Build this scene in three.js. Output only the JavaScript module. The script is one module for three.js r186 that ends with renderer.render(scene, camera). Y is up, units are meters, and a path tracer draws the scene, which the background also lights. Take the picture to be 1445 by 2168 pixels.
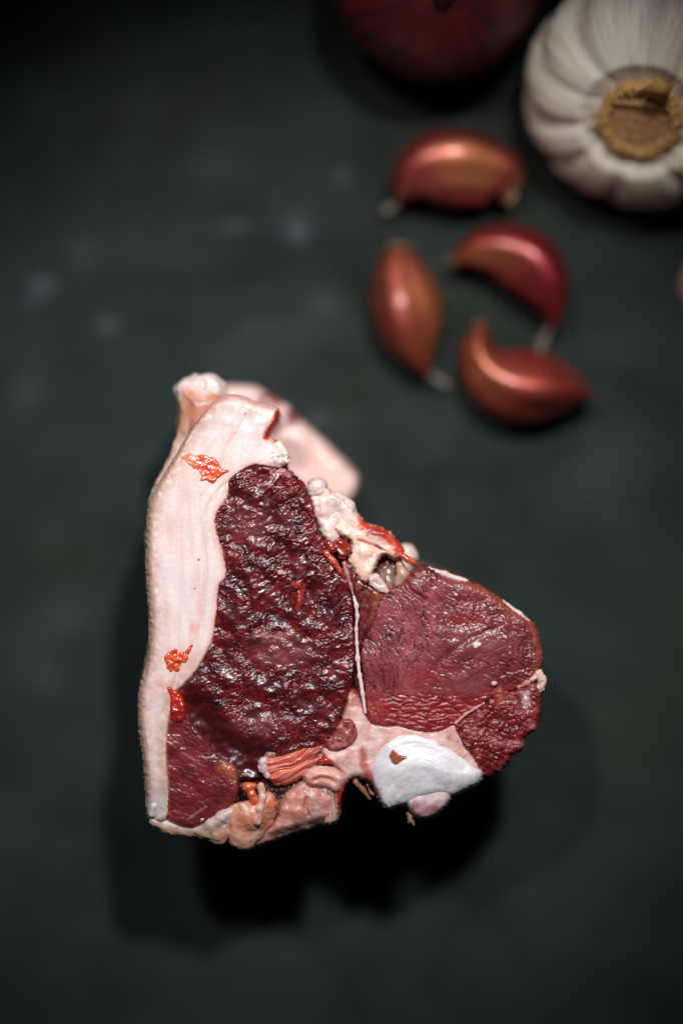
import * as THREE from 'three';

// ---------------------------------------------------------------- camera, light, exposure
// The builders below work in "steps" of 0.125 mm (one photograph pixel on the cut face of the chop).
const S = 0.000125, CAM = 4080, FACE = 480, CX = 722.5, CY = 1084;
const scene = new THREE.Scene();
scene.background = new THREE.Color(0.0025, 0.0042, 0.0038);
const camera = new THREE.PerspectiveCamera(33.52, 682 / 1024, 0.02, 10);
camera.position.set(0, CAM * S, 0);
camera.up.set(0, 0, -1);
camera.lookAt(0, 0, 0);
camera.focus = (CAM - FACE) * S;
camera.userData.fStop = 1.3;

const renderer = new THREE.WebGLRenderer({ antialias: true });
renderer.setSize(682, 1024);
renderer.toneMapping = THREE.LinearToneMapping;
renderer.toneMappingExposure = 1;
renderer.shadowMap.enabled = true;

function kitchenSpot(x, y, z, tx, tz, intensity, angle, radius, color) {
  const l = new THREE.SpotLight(color, intensity, 0, angle, 1, 2);
  l.position.set(x, y, z);
  l.target.position.set(tx, 0.03, tz);
  l.castShadow = true; l.shadow.radius = radius; l.shadow.mapSize.set(2048, 2048);
  l.shadow.camera.near = 0.1; l.shadow.camera.far = 2;
  scene.add(l, l.target);
}
kitchenSpot(0.098, 0.550, -0.285, -0.012, -0.003, 1.12, 0.29, 0.9, 0xfffaf8);
kitchenSpot(-0.145, 0.550, -0.250, -0.010, -0.002, 0.53, 0.30, 0.9, 0xfffaf8);

// ---------------------------------------------------------------- noise and small maths
function rng(seed) { let a = seed >>> 0; return () => { a = (a + 0x6d2b79f5) | 0; let t = Math.imul(a ^ (a >>> 15), 1 | a); t = (t + Math.imul(t ^ (t >>> 7), 61 | t)) ^ t; return ((t ^ (t >>> 14)) >>> 0) / 4294967296; }; }
const PERM = new Uint8Array(512), RND = new Float32Array(512);
{ const r = rng(7); const p = [...Array(256).keys()]; for (let i = 255; i > 0; i--) { const j = Math.floor(r() * (i + 1)); const t = p[i]; p[i] = p[j]; p[j] = t; } for (let i = 0; i < 512; i++) { PERM[i] = p[i & 255]; RND[i] = r(); } }
const clamp = (x, a = 0, b = 1) => Math.min(b, Math.max(a, x));
const sst = (a, b, x) => { const t = clamp((x - a) / (b - a)); return t * t * (3 - 2 * t); };
const mix = (a, b, t) => a + (b - a) * t;
const mixc = (a, b, t) => [mix(a[0], b[0], t), mix(a[1], b[1], t), mix(a[2], b[2], t)];
const fade = (t) => t * t * t * (t * (t * 6 - 15) + 10);
const grad = (h, x, y, z) => { h &= 15; const u = h < 8 ? x : y, v = h < 4 ? y : h === 12 || h === 14 ? x : z; return ((h & 1) ? -u : u) + ((h & 2) ? -v : v); };
function noise(x, y, z = 0) {
  const X = Math.floor(x), Y = Math.floor(y), Z = Math.floor(z), xi = X & 255, yi = Y & 255, zi = Z & 255;
  x -= X; y -= Y; z -= Z;
  const u = fade(x), v = fade(y), w = fade(z), A = PERM[xi] + yi, B = PERM[xi + 1] + yi;
  const AA = PERM[A & 511] + zi, AB = PERM[(A + 1) & 511] + zi, BA = PERM[B & 511] + zi, BB = PERM[(B + 1) & 511] + zi;
  const g = (k, a, b, c) => grad(PERM[k & 511], a, b, c);
  return mix(mix(mix(g(AA, x, y, z), g(BA, x - 1, y, z), u), mix(g(AB, x, y - 1, z), g(BB, x - 1, y - 1, z), u), v),
    mix(mix(g(AA + 1, x, y, z - 1), g(BA + 1, x - 1, y, z - 1), u), mix(g(AB + 1, x, y - 1, z - 1), g(BB + 1, x - 1, y - 1, z - 1), u), v), w);
}
function fbm(x, y, z = 0, o = 4) { let s = 0, a = 1, f = 1; for (let i = 0; i < o; i++) { s += a * noise(x * f, y * f, z * f + i * 17.3); a *= 0.5; f *= 2.03; } return s; }
const W = { d: 0, f: 0, id: 0 };
function worley(x, y, seed = 0) {
  const X = Math.floor(x), Y = Math.floor(y); let f1 = 9, f2 = 9, id = 0;
  for (let j = -1; j <= 1; j++) for (let i = -1; i <= 1; i++) {
    const h = PERM[(PERM[(X + i + seed) & 255] + Y + j) & 255];
    const dx = X + i + RND[h] - x, dy = Y + j + RND[h + 131] - y, d = dx * dx + dy * dy;
    if (d < f1) { f2 = f1; f1 = d; id = RND[h + 77]; } else if (d < f2) f2 = d;
  }
  W.f = Math.sqrt(f1); W.d = Math.sqrt(f2) - W.f; W.id = id; return W;
}
const blot = (u, v, cu, cv, ru, rv) => Math.exp(-(((u - cu) / ru) ** 2 + ((v - cv) / rv) ** 2));
function segD(x, y, ax, ay, bx, by) { const dx = bx - ax, dy = by - ay, t = clamp(((x - ax) * dx + (y - ay) * dy) / (dx * dx + dy * dy + 1e-9)); return Math.hypot(x - ax - dx * t, y - ay - dy * t); }
function lineD(x, y, pts) { let m = 1e9; for (let i = 0; i + 1 < pts.length; i++) m = Math.min(m, segD(x, y, pts[i][0], pts[i][1], pts[i + 1][0], pts[i + 1][1])); return m; }
function smoothPoly(pts, per = 4) {
  const n = pts.length, out = [];
  for (let i = 0; i < n; i++) {
    const a = pts[(i + n - 1) % n], b = pts[i], c = pts[(i + 1) % n], d = pts[(i + 2) % n];
    for (let k = 0; k < per; k++) {
      const t = k / per, t2 = t * t, t3 = t2 * t;
      out.push([0, 1].map((q) => 0.5 * (2 * b[q] + (c[q] - a[q]) * t + (2 * a[q] - 5 * b[q] + 4 * c[q] - d[q]) * t2 + (3 * b[q] - a[q] - 3 * c[q] + d[q]) * t3)));
    }
  }
  return out;
}
function polySD(x, y, P) {   // positive inside
  let m = 1e18, inside = false;
  for (let i = 0, j = P.length - 1; i < P.length; j = i++) {
    const ax = P[j][0], ay = P[j][1], bx = P[i][0], by = P[i][1], dx = bx - ax, dy = by - ay;
    let t = ((x - ax) * dx + (y - ay) * dy) / (dx * dx + dy * dy + 1e-9); t = t < 0 ? 0 : t > 1 ? 1 : t;
    const ex = x - ax - dx * t, ey = y - ay - dy * t, q = ex * ex + ey * ey; if (q < m) m = q;
    if ((ay > y) !== (by > y) && x < (bx - ax) * (y - ay) / (by - ay) + ax) inside = !inside;
  }
  return inside ? Math.sqrt(m) : -Math.sqrt(m);
}
const smin = (a, b, k) => { const h = clamp(0.5 + 0.5 * (b - a) / k); return mix(b, a, h) - k * h * (1 - h); };
const smax = (a, b, k) => -smin(-a, -b, k);

// photograph pixel at height y (steps above the table) -> place in steps
const at = (u, v, y = FACE) => { const k = (CAM - y) / (CAM - FACE); return [(u - CX) * k, y, (v - CY) * k]; };

// ---------------------------------------------------------------- naming, tagging, meshes
const used = {};
function numbered(name) { const n = used[name] ?? 0; used[name] = n + 1; return n ? name + '_' + String(n).padStart(3, '0') : name; }
function tag(o, label, category, group) { o.userData.label = label; o.userData.category = category; if (group) o.userData.group = group; return o; }
function thing(name, label, category, pos, group) {
  const o = new THREE.Group(); o.name = numbered(name); o.position.set(pos[0] * S, pos[1] * S, pos[2] * S); scene.add(o);
  o.userData.origin = pos; return tag(o, label, category, group);
}
function finish(name, pos, idx, col, mat, parent, label) {
  const g = new THREE.BufferGeometry(), o = parent.userData.origin ?? [0, 0, 0], p = new Float32Array(pos.length);
  for (let i = 0; i < pos.length; i += 3) { p[i] = (pos[i] - o[0]) * S; p[i + 1] = (pos[i + 1] - o[1]) * S; p[i + 2] = (pos[i + 2] - o[2]) * S; }
  g.setAttribute('position', new THREE.BufferAttribute(p, 3));
  if (col) g.setAttribute('color', new THREE.BufferAttribute(new Float32Array(col), 3));
  g.setIndex(idx); g.computeVertexNormals();
  const m = new THREE.Mesh(g, mat); m.name = name; m.castShadow = m.receiveShadow = true;
  if (label) m.userData.label = label;
  parent.add(m); return m;
}
const wet = (o) => new THREE.MeshPhysicalMaterial({ vertexColors: true, roughness: 0.5, clearcoat: 0.5, clearcoatRoughness: 0.2, ...o });
const M = {
  loin: wet({ roughness: 0.5, specularIntensity: 0.45, clearcoat: 0.75, clearcoatRoughness: 0.24 }),
  tender: wet({ roughness: 0.5, specularIntensity: 0.6, clearcoat: 0.6, clearcoatRoughness: 0.24 }),
  fat: wet({ color: new THREE.Color(0.88, 0.86, 0.86), roughness: 0.55, clearcoat: 0.4, clearcoatRoughness: 0.25 }),
  dryFat: wet({ color: new THREE.Color(0.88, 0.86, 0.86), roughness: 0.7, clearcoat: 0.08, clearcoatRoughness: 0.4 }),
  bone: wet({ roughness: 0.42, clearcoat: 0.8, clearcoatRoughness: 0.15 }),
  clot: wet({ roughness: 0.35, clearcoat: 0.8, clearcoatRoughness: 0.12 }),
  clove: wet({ roughness: 0.47, metalness: 0.68, clearcoat: 0.7, clearcoatRoughness: 0.26 }),
  paper: wet({ roughness: 0.6, clearcoat: 0.12, clearcoatRoughness: 0.4 }),
  husk: wet({ roughness: 0.9, clearcoat: 0 }),
  onion: wet({ roughness: 0.5, clearcoat: 0.2, clearcoatRoughness: 0.35 }),
};

// a piece of the cut face: an outline (photograph pixels) with a relief on top and sides below
function slab(name, parent, mat, poly, { top, col, R: R0 = 14, Rin, cell = 2.2, margin = 5, skirt = 60, rag = 2, ragf = 7, slope = 2.2, label, sharp } = {}) {
  const P = sharp ? poly : smoothPoly(poly);
  let u0 = 1e9, u1 = -1e9, v0 = 1e9, v1 = -1e9;
  for (const [u, v] of P) { u0 = Math.min(u0, u); u1 = Math.max(u1, u); v0 = Math.min(v0, v); v1 = Math.max(v1, v); }
  u0 -= margin + cell; v0 -= margin + cell;
  const nu = Math.ceil((u1 + margin - u0) / cell) + 2, nv = Math.ceil((v1 + margin - v0) / cell) + 2;
  const D = new Float32Array(nu * nv), id = new Int32Array(nu * nv).fill(-1), pos = [], cols = [], idx = [];
  for (let j = 0; j < nv; j++) for (let i = 0; i < nu; i++) {
    const u = u0 + i * cell, v = v0 + j * cell;
    D[j * nu + i] = polySD(u, v, P) + rag * fbm(u / ragf, v / ragf, 3.1, 3);
  }
  const vert = (i, j) => {
    const k = j * nu + i; if (id[k] >= 0) return id[k];
    const u = u0 + i * cell, v = v0 + j * cell, d = D[k]; let h = top(u, v, d);
    const R = Rin === undefined ? R0 : mix(Rin, R0, sst(30, 10, polySD(u, v, SILs))), e = clamp(1 - d / R); h -= d > 0 ? R * (1 - Math.sqrt(Math.max(0, 1 - e * e))) * 0.8 : 0.8 * R + slope * -d;
    const q = at(u, v, FACE + h);
    id[k] = pos.length / 3; pos.push(...q); cols.push(...col(u, v, d, h)); return id[k];
  };
  const on = (i, j) => i >= 0 && j >= 0 && i < nu - 1 && j < nv - 1 && Math.min(D[j * nu + i], D[j * nu + i + 1], D[j * nu + nu + i], D[j * nu + nu + i + 1]) > -margin;
  const wall = (a, b) => {   // outward side strip
    const n = pos.length / 3;
    for (const k of [a, b]) { pos.push(pos[k * 3], pos[k * 3 + 1] - skirt, pos[k * 3 + 2]); cols.push(cols[k * 3], cols[k * 3 + 1], cols[k * 3 + 2]); }
    idx.push(a, n, b, b, n, n + 1);
  };
  for (let j = 0; j < nv - 1; j++) for (let i = 0; i < nu - 1; i++) if (on(i, j)) {
    const a = vert(i, j), b = vert(i + 1, j), c = vert(i, j + 1), d = vert(i + 1, j + 1);
    if ((i + j) & 1) idx.push(a, c, b, b, c, d); else idx.push(a, c, d, a, d, b);
    if (!on(i, j - 1)) wall(b, a);
    if (!on(i, j + 1)) wall(c, d);
    if (!on(i - 1, j)) wall(a, c);
    if (!on(i + 1, j)) wall(d, b);
  }
  return finish(name, pos, idx, cols, mat, parent, label);
}

// surface of a field (negative inside) in a box of steps
function nets(name, parent, mat, f, lo, hi, cell, col, label) {
  const n = [0, 1, 2].map((q) => Math.ceil((hi[q] - lo[q]) / cell) + 2), [nx, ny, nz] = n, F = new Float32Array(nx * ny * nz);
  for (let k = 0; k < nz; k++) for (let j = 0; j < ny; j++) for (let i = 0; i < nx; i++) F[(k * ny + j) * nx + i] = f(lo[0] + (i - 0.5) * cell, lo[1] + (j - 0.5) * cell, lo[2] + (k - 0.5) * cell);
  const id = new Int32Array(nx * ny * nz).fill(-1), pos = [], cols = [], idx = [], C = [0, 1, nx, nx + 1, nx * ny, nx * ny + 1, nx * ny + nx, nx * ny + nx + 1];
  const E = [[0, 1], [2, 3], [4, 5], [6, 7], [0, 2], [1, 3], [4, 6], [5, 7], [0, 4], [1, 5], [2, 6], [3, 7]];
  for (let k = 0; k < nz - 1; k++) for (let j = 0; j < ny - 1; j++) for (let i = 0; i < nx - 1; i++) {
    const b = (k * ny + j) * nx + i; let s = 0; for (let q = 0; q < 8; q++) if (F[b + C[q]] < 0) s++;
    if (s === 0 || s === 8) continue;
    let x = 0, y = 0, z = 0, m = 0;
    for (const [p, q] of E) {
      const a = F[b + C[p]], c = F[b + C[q]]; if ((a < 0) === (c < 0)) continue;
      const t = a / (a - c); x += mix(p & 1, q & 1, t); y += mix((p >> 1) & 1, (q >> 1) & 1, t); z += mix(p >> 2, q >> 2, t); m++;
    }
    id[b] = pos.length / 3;
    const px = lo[0] + (i - 0.5 + x / m) * cell, py = lo[1] + (j - 0.5 + y / m) * cell, pz = lo[2] + (k - 0.5 + z / m) * cell;
    pos.push(px, py, pz); cols.push(...col(px, py, pz));
  }
  const quad = (a, b, c, d, flip) => { if (a < 0 || b < 0 || c < 0 || d < 0) return; if (flip) idx.push(a, c, b, a, d, c); else idx.push(a, b, c, a, c, d); };
  for (let k = 1; k < nz - 1; k++) for (let j = 1; j < ny - 1; j++) for (let i = 1; i < nx - 1; i++) {
    const b = (k * ny + j) * nx + i, a = F[b] < 0;
    if (a !== F[b + 1] < 0) quad(id[b - nx - nx * ny], id[b - nx * ny], id[b], id[b - nx], !a);
    if (a !== F[b + nx] < 0) quad(id[b - 1 - nx * ny], id[b - 1], id[b], id[b - nx * ny], !a);
    if (a !== F[b + nx * ny] < 0) quad(id[b - 1 - nx], id[b - nx], id[b], id[b - 1], !a);
  }
  return finish(name, pos, idx, cols, mat, parent, label);
}
// lumps and strands: chains of [u, v, height above the face, radius], pixels and steps
function lumps(name, parent, mat, chains, col, { k = 6, amp = 2, nf = 14, cell = 3, label, flat = 1 } = {}) {
  const segs = []; const lo = [1e9, 1e9, 1e9], hi = [-1e9, -1e9, -1e9];
  for (const ch of chains) {
    const q = ch.map(([u, v, h, r]) => [...at(u, v, FACE + h), r]);
    for (const p of q) for (let c = 0; c < 3; c++) { lo[c] = Math.min(lo[c], p[c] - p[3] - amp * 2 - 4); hi[c] = Math.max(hi[c], p[c] + p[3] + amp * 2 + 4); }
    if (q.length === 1) segs.push([q[0], q[0]]); else for (let i = 0; i + 1 < q.length; i++) segs.push([q[i], q[i + 1]]);
  }
  const f = (x, y, z) => {
    let d = 1e9;
    for (const [a, b] of segs) {
      const dx = b[0] - a[0], dy = b[1] - a[1], dz = b[2] - a[2], t = clamp(((x - a[0]) * dx + (y - a[1]) * dy + (z - a[2]) * dz) / (dx * dx + dy * dy + dz * dz + 1e-9));
      const ey = (y - a[1] - dy * t) / flat;
      d = smin(d, Math.hypot(x - a[0] - dx * t, ey, z - a[2] - dz * t) - mix(a[3], b[3], t), k);
    }
    return d + amp * fbm(x / nf, y / nf, z / nf, 3);
  };
  return nets(name, parent, mat, f, lo, hi, cell, (x, y, z) => col(x * (CAM - FACE) / (CAM - y) + CX, z * (CAM - FACE) / (CAM - y) + CY, y - FACE), label);
}

// ---------------------------------------------------------------- slate surface
{
  const N = 2048, side = 1.2, data = new Uint8Array(N * N * 4), rough = new Uint8Array(N * N * 4);
  const marks = [[90, 605, 26, 22, 1.1], [70, 640, 22, 12, 0.5], [228, 690, 17, 13, 1], [632, 492, 20, 24, 1.1], [500, 478, 42, 16, 0.5], [600, 470, 60, 40, 0.3], [728, 368, 15, 15, 0.9], [672, 888, 20, 12, 0.7], [690, 640, 40, 26, 0.3], [585, 415, 12, 10, 0.4], [170, 540, 30, 40, 0.25], [300, 500, 90, 60, 0.22], [520, 720, 120, 70, 0.2], [90, 1400, 40, 70, 0.3], [140, 1300, 60, 40, 0.2], [60, 830, 30, 50, 0.25], [430, 350, 70, 60, 0.15], [1330, 700, 70, 60, 0.2], [1280, 980, 90, 120, 0.2], [930, 960, 140, 90, 0.15]]
    .map(([u, v, a, b, s]) => { const q = at(u, v, 0), k = CAM / (CAM - FACE); return [q[0] * S, q[2] * S, a * k * S, b * k * S, s]; });
  const enc = (l) => Math.round(255 * clamp(l <= 0.0031308 ? l * 12.92 : 1.055 * Math.pow(l, 1 / 2.4) - 0.055));
  const r = rng(21);
  for (let j = 0; j < N; j++) for (let i = 0; i < N; i++) {
    const x = ((i + 0.5) / N - 0.5) * side, z = (0.5 - (j + 0.5) / N) * side, o = (j * N + i) * 4;
    const big = fbm(x * 9, z * 9, 1.7, 4), med = fbm(x * 45, z * 45, 5.1, 4), lines = fbm(x * 30 + z * 8, z * 150, 9.2, 3);
    let s = 0; for (const m of marks) { const e = ((x - m[0]) / m[2]) ** 2 + ((z - m[1]) / m[3]) ** 2; if (e < 8) s += 1.4 * m[4] * Math.exp(-e) * (0.75 + 0.6 * med); }
    const g = (r() - 0.5) * 0.1, b = 0.0275 * (1 + 0.34 * big + 0.26 * med + 0.09 * lines + g);
    const warm = clamp(0.5 + 0.9 * fbm(x * 14 + 3, z * 14, 22.2, 3));
    data[o] = enc(b * mix(0.66, 0.88, warm) + s * 0.034); data[o + 1] = enc(b * 1.10 + s * 0.040); data[o + 2] = enc(b * mix(1.06, 0.92, warm) + s * 0.052); data[o + 3] = 255;
    rough[o] = rough[o + 1] = rough[o + 2] = Math.round(255 * clamp(0.5 + 0.3 * med + 0.15 * lines)); rough[o + 3] = 255;
  }
  const tex = (d, srgb) => { const t = new THREE.DataTexture(d, N, N); t.magFilter = THREE.LinearFilter; t.generateMipmaps = true; if (srgb) t.colorSpace = THREE.SRGBColorSpace; t.needsUpdate = true; return t; };
  const mat = new THREE.MeshPhysicalMaterial({ map: tex(data, true), bumpMap: tex(rough), bumpScale: 0.0002, roughness: 0.85, specularIntensity: 0.15 });
  const m = new THREE.Mesh(new THREE.BoxGeometry(side, 0.012, side), mat);
  m.name = 'slate_surface'; m.position.set(0, -0.006, 0); m.receiveShadow = m.castShadow = true; m.userData.kind = 'structure';
  scene.add(m);
}

// ---------------------------------------------------------------- the chop
const chop = thing('lamb_chop', 'thick raw lamb loin chop with white fat edge, standing on the dark slate', 'meat', at(700, 1380, 0));
const FATC = [0.84, 0.74, 0.73], PINK = [0.78, 0.42, 0.38], TAN = [0.56, 0.29, 0.18], DARKRED = [0.060, 0.004, 0.007], RED = [0.32, 0.02, 0.014], ORANGE = [0.72, 0.10, 0.03];

const SIL = [[382, 822], [379, 874], [374, 916], [360, 954], [336, 995], [322, 1030], [310, 1064], [306, 1106], [304, 1192], [307, 1240], [311, 1290], [311, 1364], [304, 1409], [292, 1454], [287, 1495], [291, 1554], [300, 1606], [303, 1647], [306, 1703], [315, 1733], [333, 1751], [355, 1763], [398, 1767], [426, 1768], [449, 1786], [478, 1788], [506, 1803], [526, 1796], [571, 1780], [641, 1757], [692, 1744], [706, 1738], [713, 1710], [724, 1675], [737, 1650], [755, 1644], [770, 1650], [783, 1665], [798, 1683], [811, 1702], [847, 1700], [870, 1702], [900, 1712], [930, 1700], [955, 1683], [989, 1670], [1015, 1652], [1024, 1638], [1056, 1630], [1076, 1611], [1083, 1597], [1105, 1575], [1118, 1555], [1136, 1535], [1141, 1500], [1146, 1455], [1144, 1420], [1147, 1390], [1143, 1365], [1130, 1325], [1112, 1308], [1066, 1275], [1023, 1246], [972, 1230], [925, 1213], [890, 1203], [868, 1216], [850, 1226], [846, 1195], [838, 1160], [815, 1135], [790, 1122], [757, 1108], [735, 1080], [700, 1045], [672, 1030], [652, 1030], [620, 1000], [600, 980], [590, 950], [570, 925], [582, 895], [578, 872], [560, 862], [537, 850], [515, 838], [480, 832], [430, 828]];
const SILs = smoothPoly(SIL, 2);
{
  const lo = at(270, 780, 0), hi = at(1170, 1820, 0), cell = 4.5, cache = new Map();
  const sd = (x, z) => { const key = Math.round(x * 4) * 100003 + Math.round(z * 4); let v = cache.get(key); if (v === undefined) { v = polySD(x + CX, z + CY, SILs); cache.set(key, v); } return v; };
  const b0 = at(428, 824, 362);
  const f = (x, y, z) => {
    const t = Math.max(0, 432 - y), u = x + CX, v = z + CY;
    const left = sst(470, 380, u), front = sst(1560, 1700, v), back = sst(1000, 860, v);
    let off = -7 + 11 * left * sst(0, 26, t) + 6 * noise(x / 60, y / 60, z / 60) + 3.2 * fbm(x / 14, y / 14, z / 14, 3);
    off += -0.22 * t * front * (1 - left * 0.6) + back * left * 0.10 * Math.min(t, 120) - 0.05 * t * sst(1000, 1100, u);
    const R = 12 + 10 * left;
    let d = -sd(x, z) - off;
    d = smax(d, y - 432, R * 1.6);
    d = smin(d, Math.hypot((x - b0[0]) / 1.7, (y - b0[1]) / 1.4, (z - b0[2])) - 30 + 9 * fbm(x / 26, y / 26, z / 26, 3), 30);
    const e = Math.hypot(x - (822 - CX), z - (1208 - CY)); d = smax(d, 24 - Math.hypot(e, Math.max(0, 400 - y)), 6);
    return smax(d, -y, 10);
  };
  const col = (x, y, z) => {
    const u = x + CX, v = z + CY, inn = sd(x, z), n = fbm(x / 45, y / 45, z / 45, 4), m = fbm(x / 12, y / 12, z / 12, 3);
    const side = sst(1000, 860, u);
    let c = mixc(FATC, TAN, clamp(0.8 + 0.7 * n)); c = mixc(c, [0.55, 0.18, 0.10], clamp(0.25 * m + 0.6 * n));
    c = mixc([0.3, 0.06, 0.05], c, side);
    if (y > 415 && inn > 10) c = mixc(c, [0.16, 0.012, 0.014], sst(10, 26, inn));
    c = mixc(c, FATC, 0.85 * sst(850, 822, v + 26 * n) * sst(510, 480, u));
    const or = blot(u, v, 480, 838, 34, 14) * sst(380, 420, y) * sst(462, 440, y); c = mixc(c, ORANGE, clamp(or * (0.7 + m)));
    const og = blot(u, v, 420, 870, 50, 40) * sst(360, 420, y); c = mixc(c, [0.66, 0.27, 0.16], clamp(og * 0.7));
    if (v > 1560 && y < 440) c = mixc(c, [0.3, 0.12, 0.07], 0.6);
    return c;
  };
  nets('flank_side', chop, M.fat, f, [lo[0], 0, lo[2]], [hi[0], 475, hi[2]], cell, col);
}
// the lower flap of fat that shows behind, out of focus
{
  const H = 250, P = smoothPoly([[430, 830], [470, 812], [505, 812], [535, 814], [565, 829], [602, 852], [640, 890], [690, 935], [738, 982], [757, 1008], [756, 1036], [740, 1062], [700, 1085], [600, 1080], [480, 1000], [430, 920]].map(([u, v]) => { const q = at(u, v, H); return [q[0], q[2]]; }), 3);
  const f = (x, y, z) => smax(smax(-polySD(x, z, P) + 4 * fbm(x / 40, y / 40, z / 40, 3), y - H - 14 * noise(x / 90, z / 90), 40), -y, 8);
  const lo = at(420, 790, 0), hi = at(780, 1100, 0);
  nets('fat_flap', chop, M.fat, f, [lo[0], 0, lo[2]], [hi[0], H + 30, hi[2]], 7, (x, y, z) => {
    const k = (CAM - FACE) / (CAM - y), u = x * k + CX, v = z * k + CY, n = fbm(x / 40, y / 40, z / 40, 3);
    let c = mixc([0.80, 0.60, 0.55], [0.7, 0.42, 0.36], clamp(0.3 + 0.8 * n));
    const s = Math.max(sst(24, 10, segD(u, v, 560, 852, 592, 838) + 8 * n), sst(20, 9, segD(u, v, 590, 905, 622, 880) + 8 * n)); c = mixc(c, [0.20, 0.025, 0.03], s * 0.9);
    return c;
  });
  lumps('fat_lump', chop, M.fat, [[[712, 1062, -36, 22], [732, 1076, -34, 20], [742, 1088, -38, 15]]], () => [0.82, 0.64, 0.59], { amp: 3, nf: 24, cell: 4 });
  lumps('fat_lump', chop, M.fat, [[[858, 1176, -110, 26]], [[848, 1205, -90, 26]]], (u, v) => mixc([0.8, 0.66, 0.58], [0.55, 0.3, 0.22], sst(1185, 1215, v)), { amp: 3, nf: 24, cell: 4 });
  lumps('silver_skin', chop, M.fat, [[[905, 1208, -34, 9], [940, 1216, -26, 7], [985, 1231, -24, 6]], [[1062, 1274, -20, 6], [1098, 1300, -14, 6], [1118, 1316, -14, 4]]], () => [0.74, 0.55, 0.52], { amp: 1.2, cell: 3 });
}

// white fat edge
const CREASE = [[562, 990], [515, 1000], [470, 1030], [440, 1070], [428, 1110], [432, 1160], [436, 1210], [432, 1260], [428, 1310], [415, 1355], [402, 1380], [384, 1410], [370, 1440], [364, 1462]];
const STREAK = [[545, 850], [510, 900], [480, 945], [462, 990], [446, 1030]];
{
  const poly = [[478, 840], [505, 840], [537, 853], [568, 862], [586, 868], [586, 888], [572, 912], [566, 926], [590, 942], [604, 962], [604, 984], [592, 992], [571, 988], [537, 984], [509, 998], [487, 1018], [480, 1054], [456, 1092], [459, 1134], [472, 1175], [477, 1220], [461, 1244], [460, 1293], [455, 1312], [448, 1357], [427, 1398], [406, 1430], [372, 1463], [361, 1466], [361, 1502], [353, 1554], [352, 1606], [355, 1658], [358, 1703], [354, 1726], [340, 1742], [324, 1736], [314, 1718], [312, 1680], [309, 1640], [306, 1600], [299, 1554], [296, 1500], [300, 1454], [312, 1409], [319, 1364], [318, 1290], [314, 1230], [313, 1180], [315, 1106], [321, 1064], [336, 1030], [356, 998], [378, 962], [396, 930], [424, 890], [452, 856]];
  slab('fat_cap', chop, M.fat, poly, {
    R: 20, Rin: 4, rag: 1.6, ragf: 9, margin: 6, cell: 2.2,
    top: (u, v, d) => {
      const c = lineD(u, v, CREASE), s = lineD(u, v, STREAK), along = noise(u / 16, v / 120) * 2.4 + noise(u / 7 + v / 40, v / 60) * 0.7;
      const inner = u > 380 && v > 1000 ? 1 : 0;
      const edge = sst(40, 6, d) * sst(420, 380, u);
      return 2 + 4 * noise(u / 70, v / 90) - 2 * Math.exp(-((c / 4) ** 2)) - 1.2 * Math.exp(-((s / 5) ** 2)) + along + inner * 0 + 0.35 * fbm(u / 6 + noise(u / 20, v / 20) * 2, v / 9, 2, 3) + edge * 2.2 * fbm(u / 15, v / 22, 2, 3) + 5 * sst(940, 880, v) * noise(u / 30, v / 30)
        + blot(u, v, 592, 968, 18, 20) * (4 + 7 * fbm(u / 9, v / 9, 1, 3)) - 12 * sst(1640, 1730, v);
    },
    col: (u, v, d) => {
      const q = v < 1010 ? (v - 1010) * 0.55 : 0, n = fbm(u / 40, v / 90, 7, 4), m = noise((u + q) / 8 + 0.8 * noise(u / 30, v / 60, 3), v / 90) + 0.6 * noise((u + q) / 4, v / 60, 8);
      let c = mixc(FATC, [0.80, 0.59, 0.55], clamp(0.2 + 0.8 * n + 0.55 * m));
      c = mixc(c, TAN, sst(36, 2, d + 12 * n + 5 * m) * sst(440, 390, u + (v < 960 ? (960 - v) * -0.6 : 0)) * 0.6);
      c = mixc(c, [0.78, 0.38, 0.32], Math.exp(-((lineD(u, v, CREASE) / 3) ** 2)) * 0.4 * clamp(0.6 + 2 * noise(u / 30, v / 30, 2)) + Math.exp(-((lineD(u, v, STREAK) / 4) ** 2)) * 0.35);
      c = mixc(c, [0.76, 0.36, 0.31], sst(15, 0, d + 5 * m) * sst(400, 440, u) * 0.65);
      const rd = sst(9, 3, lineD(u, v, [[587, 874], [582, 892], [571, 908], [563, 926]]) + 4 * noise(u / 6, v / 6)) + sst(8, 3, Math.hypot(u - 584, v - 930) + 3 * noise(u / 5, v / 5)); c = mixc(c, [0.55, 0.02, 0.01], clamp(rd));
      c = mixc(c, [0.82, 0.42, 0.30], 0.55 * blot(u, v, 434, 990, 46, 26) + 0.5 * blot(u, v, 374, 1398, 34, 30));
      c = mixc(c, [0.8, 0.25, 0.17], 0.6 * blot(u, v, 410, 1330, 9, 14) + 0.5 * blot(u, v, 340, 1446, 14, 12) + 0.25 * blot(u, v, 550, 935, 14, 14));
      c = mixc(c, [0.5, 0.02, 0.02], sst(4, 1.5, Math.hypot(u - 421, v - 1185)) + sst(4, 1.5, Math.hypot(u - 305, v - 1496)) * 0.7 + sst(3, 1, Math.hypot(u - 412, v - 1246)) + sst(3, 1, Math.hypot(u - 426, v - 1048)) * 0.6 + sst(3, 1, Math.hypot(u - 519, v - 875)));
      c = mixc(c, [0.66, 0.62, 0.62], sst(1660, 1700, v) * 0.6);
      return c;
    },
  });
}
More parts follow.
